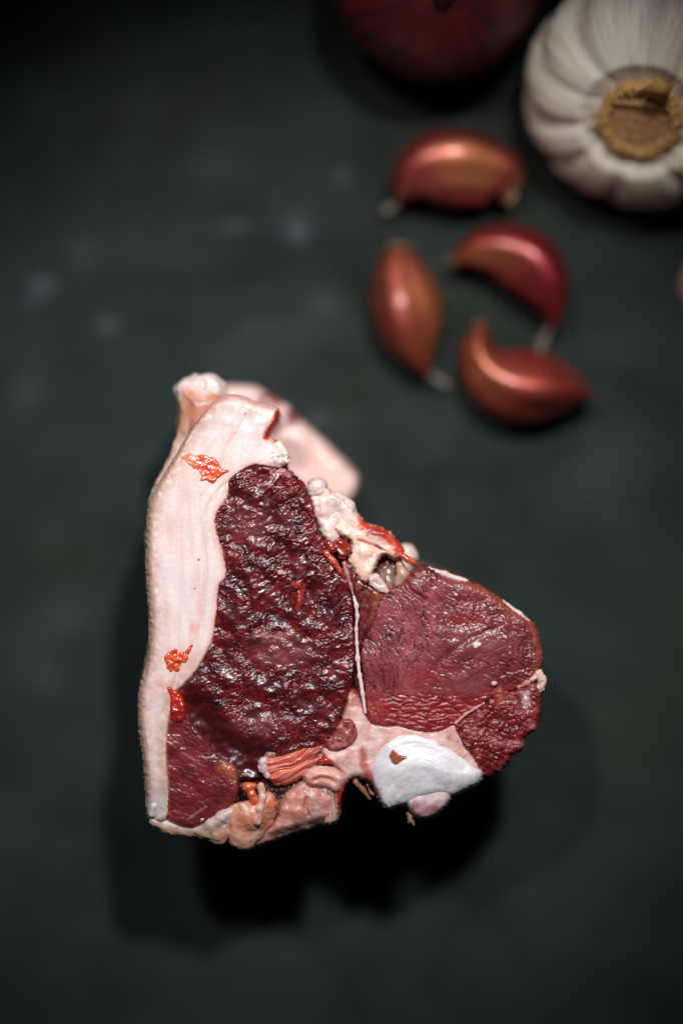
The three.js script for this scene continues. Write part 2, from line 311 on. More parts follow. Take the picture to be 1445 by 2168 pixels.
// large dark eye of the loin
{
  const poly = [[571, 986], [537, 982], [509, 996], [485, 1016], [478, 1054], [453, 1092], [457, 1134], [471, 1175], [476, 1220], [459, 1244], [458, 1293], [453, 1312], [446, 1357], [425, 1400], [404, 1434], [383, 1458], [381, 1480], [391, 1505], [412, 1540], [426, 1560], [454, 1598], [480, 1620], [506, 1644], [548, 1646], [580, 1622], [612, 1592], [679, 1578], [705, 1556], [722, 1510], [736, 1468], [747, 1430], [749, 1380], [747, 1329], [745, 1277], [738, 1236], [722, 1205], [694, 1164], [677, 1132], [664, 1085], [653, 1040], [618, 1004], [596, 986]];
  const deep = [[396, 1500], [440, 1555], [500, 1600], [560, 1622]];
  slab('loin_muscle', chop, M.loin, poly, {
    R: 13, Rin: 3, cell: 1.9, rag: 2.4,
    top: (u, v, d) => {
      const L = sst(1170, 1400, v), wu = u + 9 * noise(u / 34, v / 34, 1), wv = v + 9 * noise(u / 34, v / 34, 4) + 5 * noise(u / 13, v / 13, 8);
      const a = 0.14 + 0.9 * noise(u / 110, v / 110, 5), U = wu * Math.cos(a) - wv * Math.sin(a), V = wu * Math.sin(a) + wv * Math.cos(a), b = 0.5, U2 = wu * Math.cos(b) - wv * Math.sin(b), V2 = wu * Math.sin(b) + wv * Math.cos(b);
      let h = 7 * noise(u / 80, v / 74, 3) + 5.4 * noise((u * 0.82 + v * 0.57) / 36, (v * 0.82 - u * 0.57) / 27, 5) + 2.4 * noise((u * 0.9 - v * 0.43) / 19, (v * 0.9 + u * 0.43) / 15, 2);
      const dp = sst(58, 10, lineD(u, v, deep)), act = (0.45 + 1.1 * sst(-0.3, 0.4, noise(u / 44, v / 40, 33))) * (1 - 0.9 * dp);
      const up = 1 - Math.abs(noise(U2 / 24, V2 / 12, 6)) * 2.2, lo1 = 1 - Math.abs(noise(U / 42, V / 12, 12)) * 2.2, lo2 = 1 - Math.abs(noise(U / 20, V / 6, 19)) * 2;
      h += 0.75 * act * mix(-3.2 * Math.max(0, up) ** 3 + 2.5 * noise(U2 / 13, V2 / 9, 16), -4.6 * Math.max(0, lo1) ** 3 * sst(-0.12, 0.3, noise((u + v) / 36, (v - u) / 36, 9)) - 1.3 * Math.max(0, lo2) ** 2 * sst(-0.1, 0.3, noise((u - v) / 30, (v + u) / 30, 29)) + 2 * noise(U / 16, V / 8, 3), L);
      worley(U2 / mix(12, 16, L) + 0.3 * noise(u / 6, v / 6), V2 / mix(7, 6, L), 90); h += act * (0.8 * sst(0, 0.4, W.d) - 0.5 * W.f + 0.6 * W.id);
      worley(wu / 5.5, wv / 4.2, 130); h += (0.28 * W.id - 0.28 * W.f) * (0.35 + 0.65 * act);
      h += 0.22 * fbm(u / 3.6, v / 3, 9, 2) * (1 - 0.5 * dp);
      h -= 17 * dp + 13 * blot(u, v, 652, 1252, 20, 16) - 8 * blot(u, v, 632, 1268, 9, 40) - 4 * blot(u, v, 574, 1350, 36, 12) - 4 * blot(u, v, 540, 1536, 50, 20);
      h -= 5 * sst(5, 0, Math.abs(lineD(u, v, [[560, 1050], [590, 1020], [606, 1000]])));
      return h + 4 * sst(0, 60, d) - 3;
    },
    col: (u, v, d, h) => {
      const n = fbm(u / 40, v / 34, 11, 4), m = fbm(u / 9, v / 6, 14, 3);
      let c = mixc(DARKRED, [0.195, 0.010, 0.015], clamp(0.42 + 1.0 * n + 0.3 * m));
      c = mixc(c, [0.24, 0.012, 0.014], sst(20, 2, d + 9 * n) * clamp(0.45 + n));
      c = mixc(c, [0.26, 0.010, 0.012], clamp(0.8 * blot(u, v, 590, 1010, 60, 26) + 0.7 * blot(u, v, 690, 1160, 34, 40) + 0.7 * blot(u, v, 548, 1480, 34, 16) + 0.8 * blot(u, v, 718, 1400, 16, 40) + 0.6 * blot(u, v, 500, 1425, 26, 16)) * clamp(0.7 + m));
      c = mixc(c, [0.55, 0.24, 0.22], clamp(0.85 * blot(u, v, 556, 1348, 20, 8) + 0.6 * blot(u, v, 585, 1352, 22, 9) + 0.5 * blot(u, v, 618, 1342, 12, 7)) * clamp(0.8 + m));
      const L = sst(1170, 1400, v), wu = u + 9 * noise(u / 34, v / 34, 1), wv = v + 9 * noise(u / 34, v / 34, 4) + 5 * noise(u / 13, v / 13, 8), b = 0.5, U2 = wu * Math.cos(b) - wv * Math.sin(b), V2 = wu * Math.sin(b) + wv * Math.cos(b);
      worley(U2 / mix(12, 16, L) + 0.3 * noise(u / 6, v / 6), V2 / mix(7, 6, L), 90); c = mixc(c, [0.022, 0.002, 0.003], sst(0.22, 0.04, W.d) * 0.85);
      c = mixc(c, [0.035, 0.003, 0.005], clamp(0.75 * sst(0.05, 0.4, fbm(u / 15, v / 9, 61, 3))));
      c = mixc(c, [0.26, 0.07, 0.08], clamp(0.7 * blot(u, v, 550, 1535, 56, 18) + 0.55 * blot(u, v, 600, 1385, 60, 26) + 0.4 * blot(u, v, 520, 1110, 50, 30)));
      c = mixc(c, [0.34, 0.03, 0.02], 0.8 * sst(8, 3, lineD(u, v, [[622, 1236], [640, 1240], [634, 1270], [630, 1288]])));
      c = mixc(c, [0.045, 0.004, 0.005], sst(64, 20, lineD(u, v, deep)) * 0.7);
      c = mixc(c, [0.4, 0.13, 0.15], 0.8 * sst(10, 2, lineD(u, v, [[566, 986], [586, 996], [612, 1004]])));
      return c;
    },
  });
}
// small muscle at the lower left
slab('flank_muscle', chop, M.tender, [[353, 1458], [366, 1470], [384, 1478], [394, 1504], [414, 1542], [436, 1568], [456, 1596], [478, 1612], [501, 1630], [504, 1660], [497, 1692], [468, 1722], [426, 1746], [396, 1752], [360, 1736], [351, 1712], [351, 1658], [347, 1606], [347, 1554], [356, 1502]], {
  R: 14, Rin: 6, cell: 2.1,
  top: (u, v, d) => {
    worley((u + 5 * noise(u / 20, v / 20)) / 26, (v - u * 0.4) / 13, 12); const a = 1.3 * sst(0, 0.35, W.d) + 1.0 * W.id;
    worley(u / 9, v / 6, 50); return -6 - 8 * sst(1660, 1750, v) + 5 * noise(u / 40, v / 40, 2) + a * 0.8 + 0.8 * sst(0, 0.35, W.d) + 0.4 * fbm(u / 4, v / 4, 2, 2);
  },
  col: (u, v, d) => {
    const n = fbm(u / 36, v / 36, 31, 4), m = fbm(u / 8, v / 8, 5, 2);
    let c = mixc([0.10, 0.009, 0.012], [0.19, 0.018, 0.024], clamp(0.5 + n));
    c = mixc(c, [0.34, 0.05, 0.02], sst(14, 2, d) * sst(400, 350, u) * 0.8);
    c = mixc(c, [0.5, 0.14, 0.06], blot(u, v, 480, 1624, 16, 10) * 0.9 + 0.6 * blot(u, v, 492, 1640, 10, 10));
    c = mixc(c, [0.5, 0.22, 0.22], 0.45 * sst(4, 0.5, lineD(u, v, [[398, 1734], [415, 1722], [436, 1708]])) + 0.4 * sst(3, 1, lineD(u, v, [[386, 1594], [420, 1612]])));
    return c;
  },
});
// blood-red seam between fat and flank
slab('blood_clot', chop, M.clot, [[350, 1456], [360, 1452], [372, 1462], [384, 1476], [392, 1498], [394, 1520], [378, 1530], [362, 1524], [358, 1500], [360, 1474]], {
  R: 7, top: (u, v) => 3 + 3 * fbm(u / 14, v / 14, 2, 3), col: (u, v) => mixc([0.50, 0.025, 0.012], [0.26, 0.012, 0.01], sst(1470, 1515, v + 8 * noise(u / 8, v / 8))), label: 'bright red clot in the corner between fat edge and flank muscle',
});
// tenderloin
{
  const poly = [[890, 1202], [868, 1216], [846, 1236], [830, 1246], [815, 1258], [800, 1285], [790, 1320], [772, 1354], [764, 1376], [767, 1412], [772, 1455], [776, 1500], [786, 1526], [812, 1536], [840, 1535], [872, 1541], [905, 1547], [938, 1542], [966, 1530], [995, 1508], [1026, 1487], [1052, 1464], [1088, 1460], [1116, 1444], [1138, 1420], [1147, 1395], [1143, 1370], [1131, 1329], [1113, 1310], [1066, 1278], [1023, 1247], [985, 1234], [955, 1230], [925, 1216], [908, 1205]];
  slab('tenderloin', chop, M.tender, poly, {
    R: 15, Rin: 3, cell: 1.9, rag: 2.6,
    top: (u, v, d) => {
      const wu = u + 12 * noise(u / 42, v / 42, 2) + 2.5 * noise(u / 14, v / 14, 3), wv = v + 7 * noise(u / 40, v / 40, 6);
      const r = Math.hypot(wu - 560, wv - 1480), th = Math.atan2(1480 - wv, wu - 560);
      const m = sst(895, 965, u + 0.25 * (v - 1330) + 22 * noise(u / 45, v / 45, 9)), low = sst(1455, 1490, v + 10 * noise(u / 30, v / 30, 4)) * sst(800, 830, u);
      worley(r / 12.5, th * r / 105, 3); const ck = sst(-0.35, 0.15, noise(u / 30, v / 46, 55)); let hf = 1.4 * ck * sst(0.01, 0.12, W.d) + 0.3 * W.id;
      worley(r / 8, th * r / 60, 60); hf += 0.7 * sst(0, 0.16, W.d); worley(u / 6, v / 8, 44); hf += 0.5 * W.id - 0.4 * W.f;
      worley((wu * 0.8 + wv * 0.6) / 24, (wv * 0.8 - wu * 0.6) / 17, 21); let hi = 1.5 * sst(0, 0.15, W.d) + 0.6 * W.id; worley(wu / 8, wv / 6, 71); hi += 0.8 * sst(0, 0.25, W.d) + 0.7 * W.id - 0.5 * W.f;
      const petal = Math.max(blot(u, v, 985, 1450, 62, 36), blot(u, v, 1010, 1365, 70, 26));
      const rid = 1 - Math.abs(noise((u + v * 0.5) / 34, (v - u * 0.45) / 9, 3)); hi += 2.6 * rid * rid * sst(1040, 1080, u) * sst(1290, 1330, v);
      hi *= 1 - 0.7 * petal;
      worley(wu / 34, (wv - 0.1 * wu) / 9, 77); const hl = 3 * sst(0, 0.3, W.d) + 1.4 * W.id;
      let h = mix(mix(hf, hi, m), hl, low);
      h += 6 * noise(u / 90, v / 90, 8) + 2.4 * noise(u / 28, v / 28, 18) * (0.4 + m) + 0.5 * fbm(u / 4.5, v / 4.5, 3, 2);
      h += 7 * petal * m - 2 * sst(10, 0, lineD(u, v, [[930, 1400], [962, 1375], [1000, 1350], [1060, 1325]])) * m - 2 * sst(12, 0, lineD(u, v, [[925, 1405], [960, 1470], [1010, 1500]]));
      h -= 6 * sst(9, 1, lineD(u, v, [[858, 1232], [866, 1248], [898, 1270]]));
      return h + 6 * sst(0, 70, d) - 2;
    },
    col: (u, v, d) => {
      const n = fbm(u / 44, v / 44, 41, 4), k = fbm(u / 10, v / 10, 4, 3);
      const wu = u + 12 * noise(u / 42, v / 42, 2) + 2.5 * noise(u / 14, v / 14, 3), wv = v + 7 * noise(u / 40, v / 40, 6), r = Math.hypot(wu - 560, wv - 1480), th = Math.atan2(1480 - wv, wu - 560);
      const m = sst(895, 965, u + 0.25 * (v - 1330) + 22 * noise(u / 45, v / 45, 9));
      let c = mixc([0.19, 0.025, 0.033], [0.30, 0.065, 0.078], clamp(0.5 + n + 0.3 * k));
      worley(r / 12.5, th * r / 105, 3); c = mixc(c, [0.065, 0.005, 0.007], sst(0.15, 0.05, W.d) * (1 - m) * (0.35 + 0.65 * sst(-0.35, 0.15, noise(u / 30, v / 46, 55)))); worley(r / 8, th * r / 60, 60); c = mixc(c, [0.07, 0.005, 0.007], sst(0.14, 0.03, W.d) * (1 - m) * 0.75);
      c = mixc(c, mixc([0.13, 0.012, 0.016], [0.22, 0.032, 0.040], clamp(0.4 + n)), m * 0.8); worley((wu * 0.8 + wv * 0.6) / 24, (wv * 0.8 - wu * 0.6) / 17, 21); c = mixc(c, [0.07, 0.005, 0.007], sst(0.13, 0.02, W.d) * m * 0.7); worley(wu / 8, wv / 6, 71); c = mixc(c, [0.08, 0.006, 0.008], sst(0.14, 0.02, W.d) * m * 0.5);
      c = mixc(c, [0.2, 0.05, 0.06], 0.7 * blot(u, v, 985, 1450, 62, 34) + 0.6 * blot(u, v, 1010, 1365, 66, 24));
      c = mixc(c, [0.30, 0.018, 0.016], sst(1450, 1490, v + 10 * n) * 0.65 + 0.5 * blot(u, v, 900, 1430, 40, 24) + 0.5 * blot(u, v, 985, 1310, 50, 14));
      c = mixc(c, [0.36, 0.09, 0.05], sst(16, 2, d + 6 * k) * sst(930, 990, u) * 0.6 * sst(34, 14, polySD(u, v, SILs)));
      c = mixc(c, [0.14, 0.01, 0.011], sst(9, 2, lineD(u, v, [[858, 1232], [866, 1248], [898, 1270]])) * 0.7);
      return c;
    },
  });
}
// lower right muscle
slab('side_muscle', chop, M.loin, [[966, 1530], [998, 1508], [1028, 1488], [1045, 1464], [1060, 1450], [1074, 1462], [1090, 1460], [1116, 1446], [1138, 1450], [1142, 1480], [1141, 1512], [1136, 1536], [1120, 1552], [1106, 1565], [1104, 1584], [1083, 1598], [1076, 1612], [1056, 1632], [1030, 1642], [1014, 1628], [1004, 1606], [986, 1584], [972, 1560]], {
  R: 13, Rin: 2.5, cell: 2, rag: 4, ragf: 9,
  top: (u, v) => {
    const wu = u + 8 * noise(u / 25, v / 25, 3), wv = v + 8 * noise(u / 25, v / 25, 5); worley((wu + wv * 0.4) / 17, (wv - wu * 0.3) / 13, 33); const a = 3 * sst(0, 0.35, W.d) + 1.8 * W.id;
    worley(u / 8, v / 7, 66); return -2 + a + 1 * sst(0, 0.35, W.d) + 6 * noise(u / 34, v / 30, 7) + 0.5 * fbm(u / 4, v / 4, 6, 2) + 6 * blot(u, v, 1058, 1478, 14, 24) - 10 * sst(1600, 1640, v);
  },
  col: (u, v, d) => {
    const n = fbm(u / 30, v / 30, 51, 4);
    let c = mixc([0.12, 0.008, 0.010], [0.24, 0.016, 0.016], clamp(0.45 + n));
    c = mixc(c, [0.34, 0.06, 0.04], blot(u, v, 1058, 1476, 14, 22) * 0.7 + sst(10, 1, d) * sst(1080, 1110, u) * 0.4);
    c = mixc(c, [0.66, 0.5, 0.55], clamp(blot(u, v, 1112, 1480, 9, 14) * 1.1 + 0.2 * n));
    return c;
  },
});
// pale seams
lumps('fascia', chop, M.fat, [[[748, 1262, -3, 3], [754, 1282, 1, 4.5], [756, 1304, 2, 4], [754, 1332, 2, 3.2], [755, 1362, 2, 3.6], [757, 1395, 2, 3.8], [761, 1430, 2, 4], [767, 1468, 2, 4], [773, 1508, 0, 3.5]]], (u, v) => mixc([0.66, 0.5, 0.55], [0.8, 0.62, 0.62], sst(1300, 1420, v)), { amp: 1.2, nf: 17, cell: 1.6, flat: 0.45, label: 'thin white seam between loin and tenderloin' });
lumps('fascia', chop, M.fat, [[[964, 1531, 1, 4], [985, 1512, 3, 3], [1005, 1500, 3, 2.6], [1024, 1488, 2, 2.2]]], () => [0.62, 0.3, 0.3], { amp: 1, nf: 9, cell: 1.8 });
// dark red seam beside the white one
slab('dark_seam', chop, M.loin, [[722, 1180], [744, 1194], [752, 1208], [766, 1228], [784, 1240], [806, 1256], [812, 1264], [798, 1292], [788, 1324], [770, 1352], [763, 1378], [756, 1362], [757, 1310], [752, 1270], [742, 1236], [730, 1208]], {
  R: 10, top: (u, v) => -9 + 5 * sst(772, 800, u) + 2 * fbm(u / 9, v / 20, 4, 3), col: (u, v) => { const n = fbm(u / 7, v / 30, 2, 3); return mixc(mixc([0.06, 0.005, 0.007], [0.16, 0.014, 0.014], clamp(0.5 + n)), [0.26, 0.07, 0.035], sst(776, 800, u + 8 * n) * 0.8); },
});
lumps('muscle_strip', chop, M.clot, [[[690, 1170, -1, 7], [706, 1190, 0, 7], [720, 1210, -1, 5], [733, 1230, -3, 3]]], (u, v) => mixc([0.5, 0.08, 0.04], [0.32, 0.03, 0.02], sst(1180, 1225, v)), { amp: 2, nf: 9, cell: 2.2 });
lumps('silver_skin', chop, M.fat, [[[728, 1192, -3, 5], [734, 1214, -3, 5], [742, 1240, -4, 3], [748, 1262, -3, 2.5]]], () => [0.42, 0.2, 0.2], { amp: 1.2, nf: 9, cell: 2.2 });

// connective fat around the T bone
slab('connective_fat', chop, M.fat, [[742, 1462], [756, 1470], [768, 1500], [780, 1528], [812, 1538], [842, 1537], [872, 1543], [905, 1550], [938, 1545], [962, 1532], [974, 1540], [984, 1576], [1004, 1606], [1016, 1632], [980, 1640], [900, 1660], [830, 1664], [800, 1664], [782, 1656], [770, 1648], [748, 1646], [734, 1650], [716, 1626], [696, 1610], [684, 1596], [690, 1578], [716, 1560], [726, 1520], [734, 1488]], {
  R: 14, Rin: 6, cell: 2.2, rag: 2,
  top: (u, v) => -3.5 + 5 * noise(u / 30, v / 30, 6) + 0.9 * fbm(u / 9, v / 9, 3, 3) - 8 * sst(1620, 1660, v) * sst(800, 760, u),
  col: (u, v, d) => {
    const n = fbm(u / 22, v / 22, 61, 4);
    let c = mixc([0.84, 0.62, 0.58], [0.72, 0.34, 0.3], clamp(0.3 + 0.9 * n));
    c = mixc(c, [0.42, 0.04, 0.035], clamp(sst(1520, 1480, v) * sst(775, 740, u) * (0.6 + n) + 0.8 * sst(14, 3, lineD(u, v, [[766, 1590], [770, 1620], [784, 1650]]) + 6 * n) + 0.3 * sst(9, 1, d)));
    c = mixc(c, [0.66, 0.3, 0.28], 0.6 * blot(u, v, 962, 1556, 22, 22));
    c = mixc(c, [0.40, 0.05, 0.05], 0.8 * blot(u, v, 950, 1562, 6, 6));
    return c;
  },
});
slab('small_muscle', chop, M.tender, [[686, 1580], [700, 1560], [720, 1528], [738, 1522], [752, 1534], [756, 1556], [746, 1576], [724, 1588], [704, 1590]], {
  R: 8, top: (u, v) => 3 + 2 * fbm(u / 12, v / 12, 5, 3), col: (u, v) => mixc([0.2, 0.028, 0.026], [0.46, 0.15, 0.13], clamp(0.3 + 1.1 * fbm(u / 14, v / 14, 3, 3))),
});
// cartilage disc
{
  const poly = [[783, 1619], [791, 1598], [809, 1570], [836, 1556], [869, 1551], [907, 1557], [944, 1575], [978, 1598], [1010, 1622], [1021, 1636], [1012, 1656], [990, 1668], [955, 1684], [925, 1684], [890, 1690], [868, 1700], [846, 1704], [824, 1711], [810, 1702], [796, 1672], [784, 1644]];
  slab('bone', chop, M.bone, poly, {
    R: 20, cell: 2, rag: 1.4,
    top: (u, v, d) => {
      const r = Math.hypot((u - 880) / 1.25, v - 1660), ring = noise(r / 4.2, Math.atan2(v - 1660, u - 880) * 1.2, 4);
      return 1 + 14 * sst(0, 80, d) + 0.55 * ring * sst(14, 50, r) + 4 * noise(u / 46, v / 40, 5) + sst(1600, 1650, v) * 1.6 * fbm((u + v * 0.3) / 14, (v - u * 0.3) / 24, 8, 2) - 9 * sst(1640, 1710, v);
    },
    col: (u, v, d) => {
      const n = fbm(u / 30, v / 30, 71, 3); let c = mixc([0.80, 0.78, 0.82], [0.72, 0.72, 0.79], clamp(0.4 + n));
      { const r = Math.hypot((u - 880) / 1.25, v - 1660); c = mixc(c, [0.60, 0.61, 0.68], clamp(0.9 * noise(r / 4.6, Math.atan2(v - 1660, u - 880) * 1.4, 4)) * sst(14, 45, r)); } c = mixc(c, [0.82, 0.70, 0.66], sst(14, 3, d) * 0.5); c = mixc(c, [0.70, 0.40, 0.40], sst(8, 1, d + 3 * n) * (0.7 * sst(820, 800, u) + 0.5 * sst(1670, 1690, v) + 0.5 * sst(1000, 1015, u)));
      return mixc(c, [0.56, 0.57, 0.63], 0.5 * sst(24, 8, lineD(u, v, [[800, 1640], [796, 1610], [810, 1585]])));
    }, label: 'white cartilage-capped end of the T bone',
  });
  slab('blood_clot', chop, M.clot, [[832, 1588], [838, 1594], [848, 1600], [862, 1603], [850, 1610], [840, 1617], [833, 1614], [828, 1606], [826, 1598]], { R: 2.5, margin: 1.5, rag: 0.6, cell: 1.4, skirt: 14, slope: 1, top: (u, v) => 16.5 + noise(u / 8, v / 8), col: () => [0.36, 0.085, 0.04], label: 'small rust-brown clot on the white bone end' });
  slab('bone_marrow', chop, M.bone, [[862, 1692], [882, 1676], [910, 1668], [938, 1664], [956, 1672], [950, 1692], [936, 1712], [916, 1727], [892, 1731], [874, 1722], [864, 1708]], {
    R: 16, rag: 1.2, top: (u, v) => -9 - 9 * sst(1690, 1728, v) + 2 * noise(u / 16, v / 16, 4), col: (u, v) => mixc([0.76, 0.60, 0.62], [0.50, 0.20, 0.22], clamp(sst(1684, 1716, v) * 0.8 + 0.6 * fbm(u / 14, v / 18, 8, 3))), label: 'pink soft tissue below the bone end' });
  lumps('tissue_shred', chop, M.dryFat, [[[862, 1722, -34, 3], [870, 1738, -36, 3], [876, 1746, -36, 2.4]], [[868, 1728, -34, 3], [864, 1740, -36, 2]]], () => [0.3, 0.2, 0.12], { amp: 1.6, nf: 6, cell: 1.8 });
  lumps('tissue_shred', chop, M.dryFat, [[[752, 1655, -20, 6], [768, 1672, -26, 5], [782, 1690, -32, 4]], [[776, 1660, -18, 2], [786, 1680, -20, 2.2], [800, 1688, -20, 2]]], () => [0.3, 0.13, 0.07], { amp: 2, nf: 7, cell: 2.2 });
}
// vertebra at the top of the T
slab('vertebra', chop, M.fat, [[706, 1114], [718, 1100], [735, 1091], [757, 1092], [767, 1105], [780, 1113], [802, 1120], [823, 1130], [838, 1146], [849, 1160], [852, 1178], [841, 1180], [831, 1183], [820, 1174], [806, 1176], [796, 1192], [786, 1212], [786, 1224], [773, 1232], [762, 1224], [748, 1204], [739, 1186], [741, 1172], [745, 1150], [732, 1137], [716, 1126]], {
  R: 9, cell: 1.8, rag: 3, ragf: 8,
  top: (u, v, d) => { const e = lineD(u, v, [[732, 1108], [770, 1140], [812, 1156], [842, 1172]]); return 3 + 6 * noise(u / 26, v / 26, 3) + 0.8 * fbm(u / 8, v / 8, 5, 3) - 3 * sst(4, 0, lineD(u, v, [[757, 1143], [790, 1154], [815, 1166]])) - 5 * sst(1130, 1100, v) - 0 * e; },
  col: (u, v, d) => {
    const n = fbm(u / 16, v / 16, 81, 4), t = lineD(u, v, [[752, 1098], [775, 1116], [805, 1124], [832, 1148], [848, 1166]]);
    let c = mixc([0.90, 0.66, 0.56], [0.86, 0.42, 0.32], clamp(0.3 + n));
    c = mixc(c, [0.62, 0.05, 0.02], sst(17, 6, t + 10 * n) * sst(745, 770, u)); c = mixc(c, [0.22, 0.012, 0.01], sst(10, 3, lineD(u, v, [[780, 1122], [810, 1132]]) + 6 * n) * 0.7);
    c = mixc(c, [0.5, 0.06, 0.04], sst(3, 0.8, lineD(u, v, [[757, 1143], [790, 1154], [815, 1166]])) * 0.8 + sst(4, 1, lineD(u, v, [[796, 1155], [806, 1162]])));
    c = mixc(c, [0.70, 0.22, 0.14], 0.7 * sst(7, 1, d) * sst(790, 800, u) * sst(1165, 1175, v));
    return c;
  }, label: 'pale broken vertebra with a red upper edge around the spinal canal',
});
lumps('blood_shred', chop, M.clot, [[[850, 1176, 2, 6], [862, 1184, 4, 5.5], [874, 1190, 4, 6], [880, 1193, 3, 4]]], () => [0.52, 0.07, 0.035], { amp: 1.6, nf: 8, cell: 1.8 });
lumps('bone_lip', chop, M.fat, [[[786, 1226, -4, 7], [796, 1222, -6, 7], [803, 1232, -8, 7], [812, 1243, -8, 6], [818, 1252, -7, 4]], [[786, 1235, -6, 6], [803, 1246, -6, 6], [818, 1253, -6, 4]]], () => [0.72, 0.52, 0.48], { amp: 1.6, nf: 9, cell: 2 });
lumps('spinal_canal', chop, M.bone, [[[822, 1185, -50, 20], [818, 1210, -46, 22], [822, 1236, -36, 18]]], (u, v) => mixc([0.07, 0.022, 0.015], [0.24, 0.145, 0.10], sst(1190, 1215, v + 8 * noise(u / 8, v / 8))), { amp: 3, nf: 12, cell: 2.6, label: 'grey glistening hollow of the spinal canal' });
lumps('membrane', chop, M.fat, [[[846, 1196, -18, 9], [852, 1216, -20, 13], [842, 1234, -18, 10]]], (u, v) => mixc([0.55, 0.32, 0.24], [0.42, 0.24, 0.2], sst(1200, 1235, v)), { amp: 1.6, nf: 12, cell: 2.4 });
// white lumps between loin and vertebra
slab('fat_lump', chop, M.fat, [[652, 1032], [658, 1018], [674, 1014], [688, 1022], [690, 1036], [706, 1046], [728, 1062], [746, 1080], [752, 1094], [736, 1096], [720, 1104], [712, 1116], [718, 1130], [716, 1144], [702, 1150], [688, 1140], [678, 1122], [668, 1092], [660, 1064]], {
  R: 10, rag: 3, ragf: 10, cell: 2,
  top: (u, v) => -6 + 5 * blot(u, v, 670, 1032, 16, 14) + 6 * blot(u, v, 684, 1078, 11, 24) + 6 * blot(u, v, 698, 1128, 14, 18) - 7 * blot(u, v, 710, 1084, 16, 14) - 4 * sst(5, 0, lineD(u, v, [[656, 1052], [676, 1050], [690, 1042]])) + 3 * noise(u / 15, v / 15, 3) + 0.8 * fbm(u / 7, v / 7, 2, 2),
  col: (u, v) => { const n = fbm(u / 15, v / 15, 3, 3); return mixc(mixc([0.84, 0.70, 0.66], [0.76, 0.44, 0.38], clamp(0.15 + 1.1 * n)), [0.52, 0.36, 0.34], 0.8 * blot(u, v, 712, 1086, 14, 11) + 0.5 * sst(4, 0, lineD(u, v, [[656, 1052], [676, 1050], [690, 1042]]))); },
});
lumps('fat_lump', chop, M.dryFat, [[[590, 942, -6, 8], [598, 958, -3, 10], [603, 976, -5, 9]], [[582, 962, -4, 8]]], () => [0.86, 0.74, 0.68], { k: 3, amp: 3.4, nf: 7, cell: 2 });
lumps('torn_muscle', chop, M.clot, [[[706, 1160, 1, 11], [722, 1152, 1, 11], [734, 1164, 0, 10], [724, 1174, 0, 9]], [[694, 1150, -3, 9], [700, 1160, -3, 8]]], (u, v) => mixc([0.34, 0.025, 0.02], [0.2, 0.012, 0.012], clamp(0.5 + fbm(u / 9, v / 9, 4, 2))), { amp: 4, nf: 9, cell: 2.2 });
lumps('fat_speck', chop, M.dryFat, [[[716, 1164, 11, 3], [724, 1172, 10, 3.4]]], () => [0.82, 0.55, 0.48], { amp: 0.8, cell: 1.6 });
for (const [u, v, h, r, c] of [[594, 1212, 7, 6.5, [0.72, 0.36, 0.33]], [602, 1214, 7, 4, [0.72, 0.36, 0.33]], [1009, 1366, 14, 8, [0.84, 0.74, 0.72]], [1046, 1447, 9, 6, [0.76, 0.5, 0.52]], [924, 1368, 5, 4, [0.66, 0.12, 0.07]], [923, 1476, 5, 3.5, [0.7, 0.4, 0.4]], [421, 1740, -14, 5, [0.72, 0.6, 0.62]], [429, 1734, -14, 5, [0.72, 0.6, 0.62]], [1034, 1440, 6, 2, [0.7, 0.45, 0.45]], [900, 1500, 6, 3, [0.55, 0.25, 0.25]]])
  lumps('fat_speck', chop, M.dryFat, [[[u - r * 0.3, v, h, r * 0.9], [u + r * 0.35, v - 1, h, r * 0.7]]], () => c, { amp: 1.2, nf: 5, cell: 1.6, flat: 0.6 });
lumps('fat_lump', chop, M.dryFat, [[[1140, 1426, -2, 9], [1147, 1440, -4, 9], [1143, 1456, -6, 9]], [[1128, 1436, 0, 6], [1112, 1446, 1, 5], [1098, 1455, 0, 4]]], (u, v) => mixc([0.82, 0.56, 0.46], [0.6, 0.22, 0.16], sst(1130, 1105, u)), { amp: 3, nf: 8, cell: 2.2 });
// orange spots on the fat
const clotCol = (u, v) => mixc([0.74, 0.11, 0.04], [0.60, 0.045, 0.016], clamp(0.4 + 1.2 * fbm(u / 11, v / 11, 7, 3)));
slab('blood_clot', chop, M.clot, [[384, 970], [400, 958], [412, 964], [430, 962], [444, 966], [456, 970], [464, 982], [470, 992], [486, 997], [470, 1008], [462, 1014], [452, 1023], [438, 1019], [426, 1018], [424, 1004], [414, 994], [398, 983]], { R: 5, margin: 2, slope: 1, skirt: 10, rag: 2, cell: 1.7, top: (u, v) => 4.6 + 4 * noise(u / 70, v / 90) + 2.4 * fbm(u / 14, v / 11, 2, 3), col: (u, v) => mixc(clotCol(u, v), [0.80, 0.30, 0.16], sst(424, 402, u) * 0.7), label: 'large orange-red clot high on the fat edge' });
slab('blood_clot', chop, M.clot, [[347, 1394], [354, 1382], [364, 1376], [372, 1372], [378, 1380], [390, 1378], [402, 1369], [408, 1366], [402, 1380], [398, 1394], [396, 1402], [384, 1404], [376, 1420], [364, 1423], [353, 1414], [350, 1404]], { R: 6, margin: 2, slope: 1, skirt: 10, rag: 2.4, cell: 1.7, top: (u, v) => 5.4 + 4 * noise(u / 70, v / 90) + 4 * fbm(u / 11, v / 10, 3, 3), col: clotCol, label: 'orange-red clot low on the fat edge' });
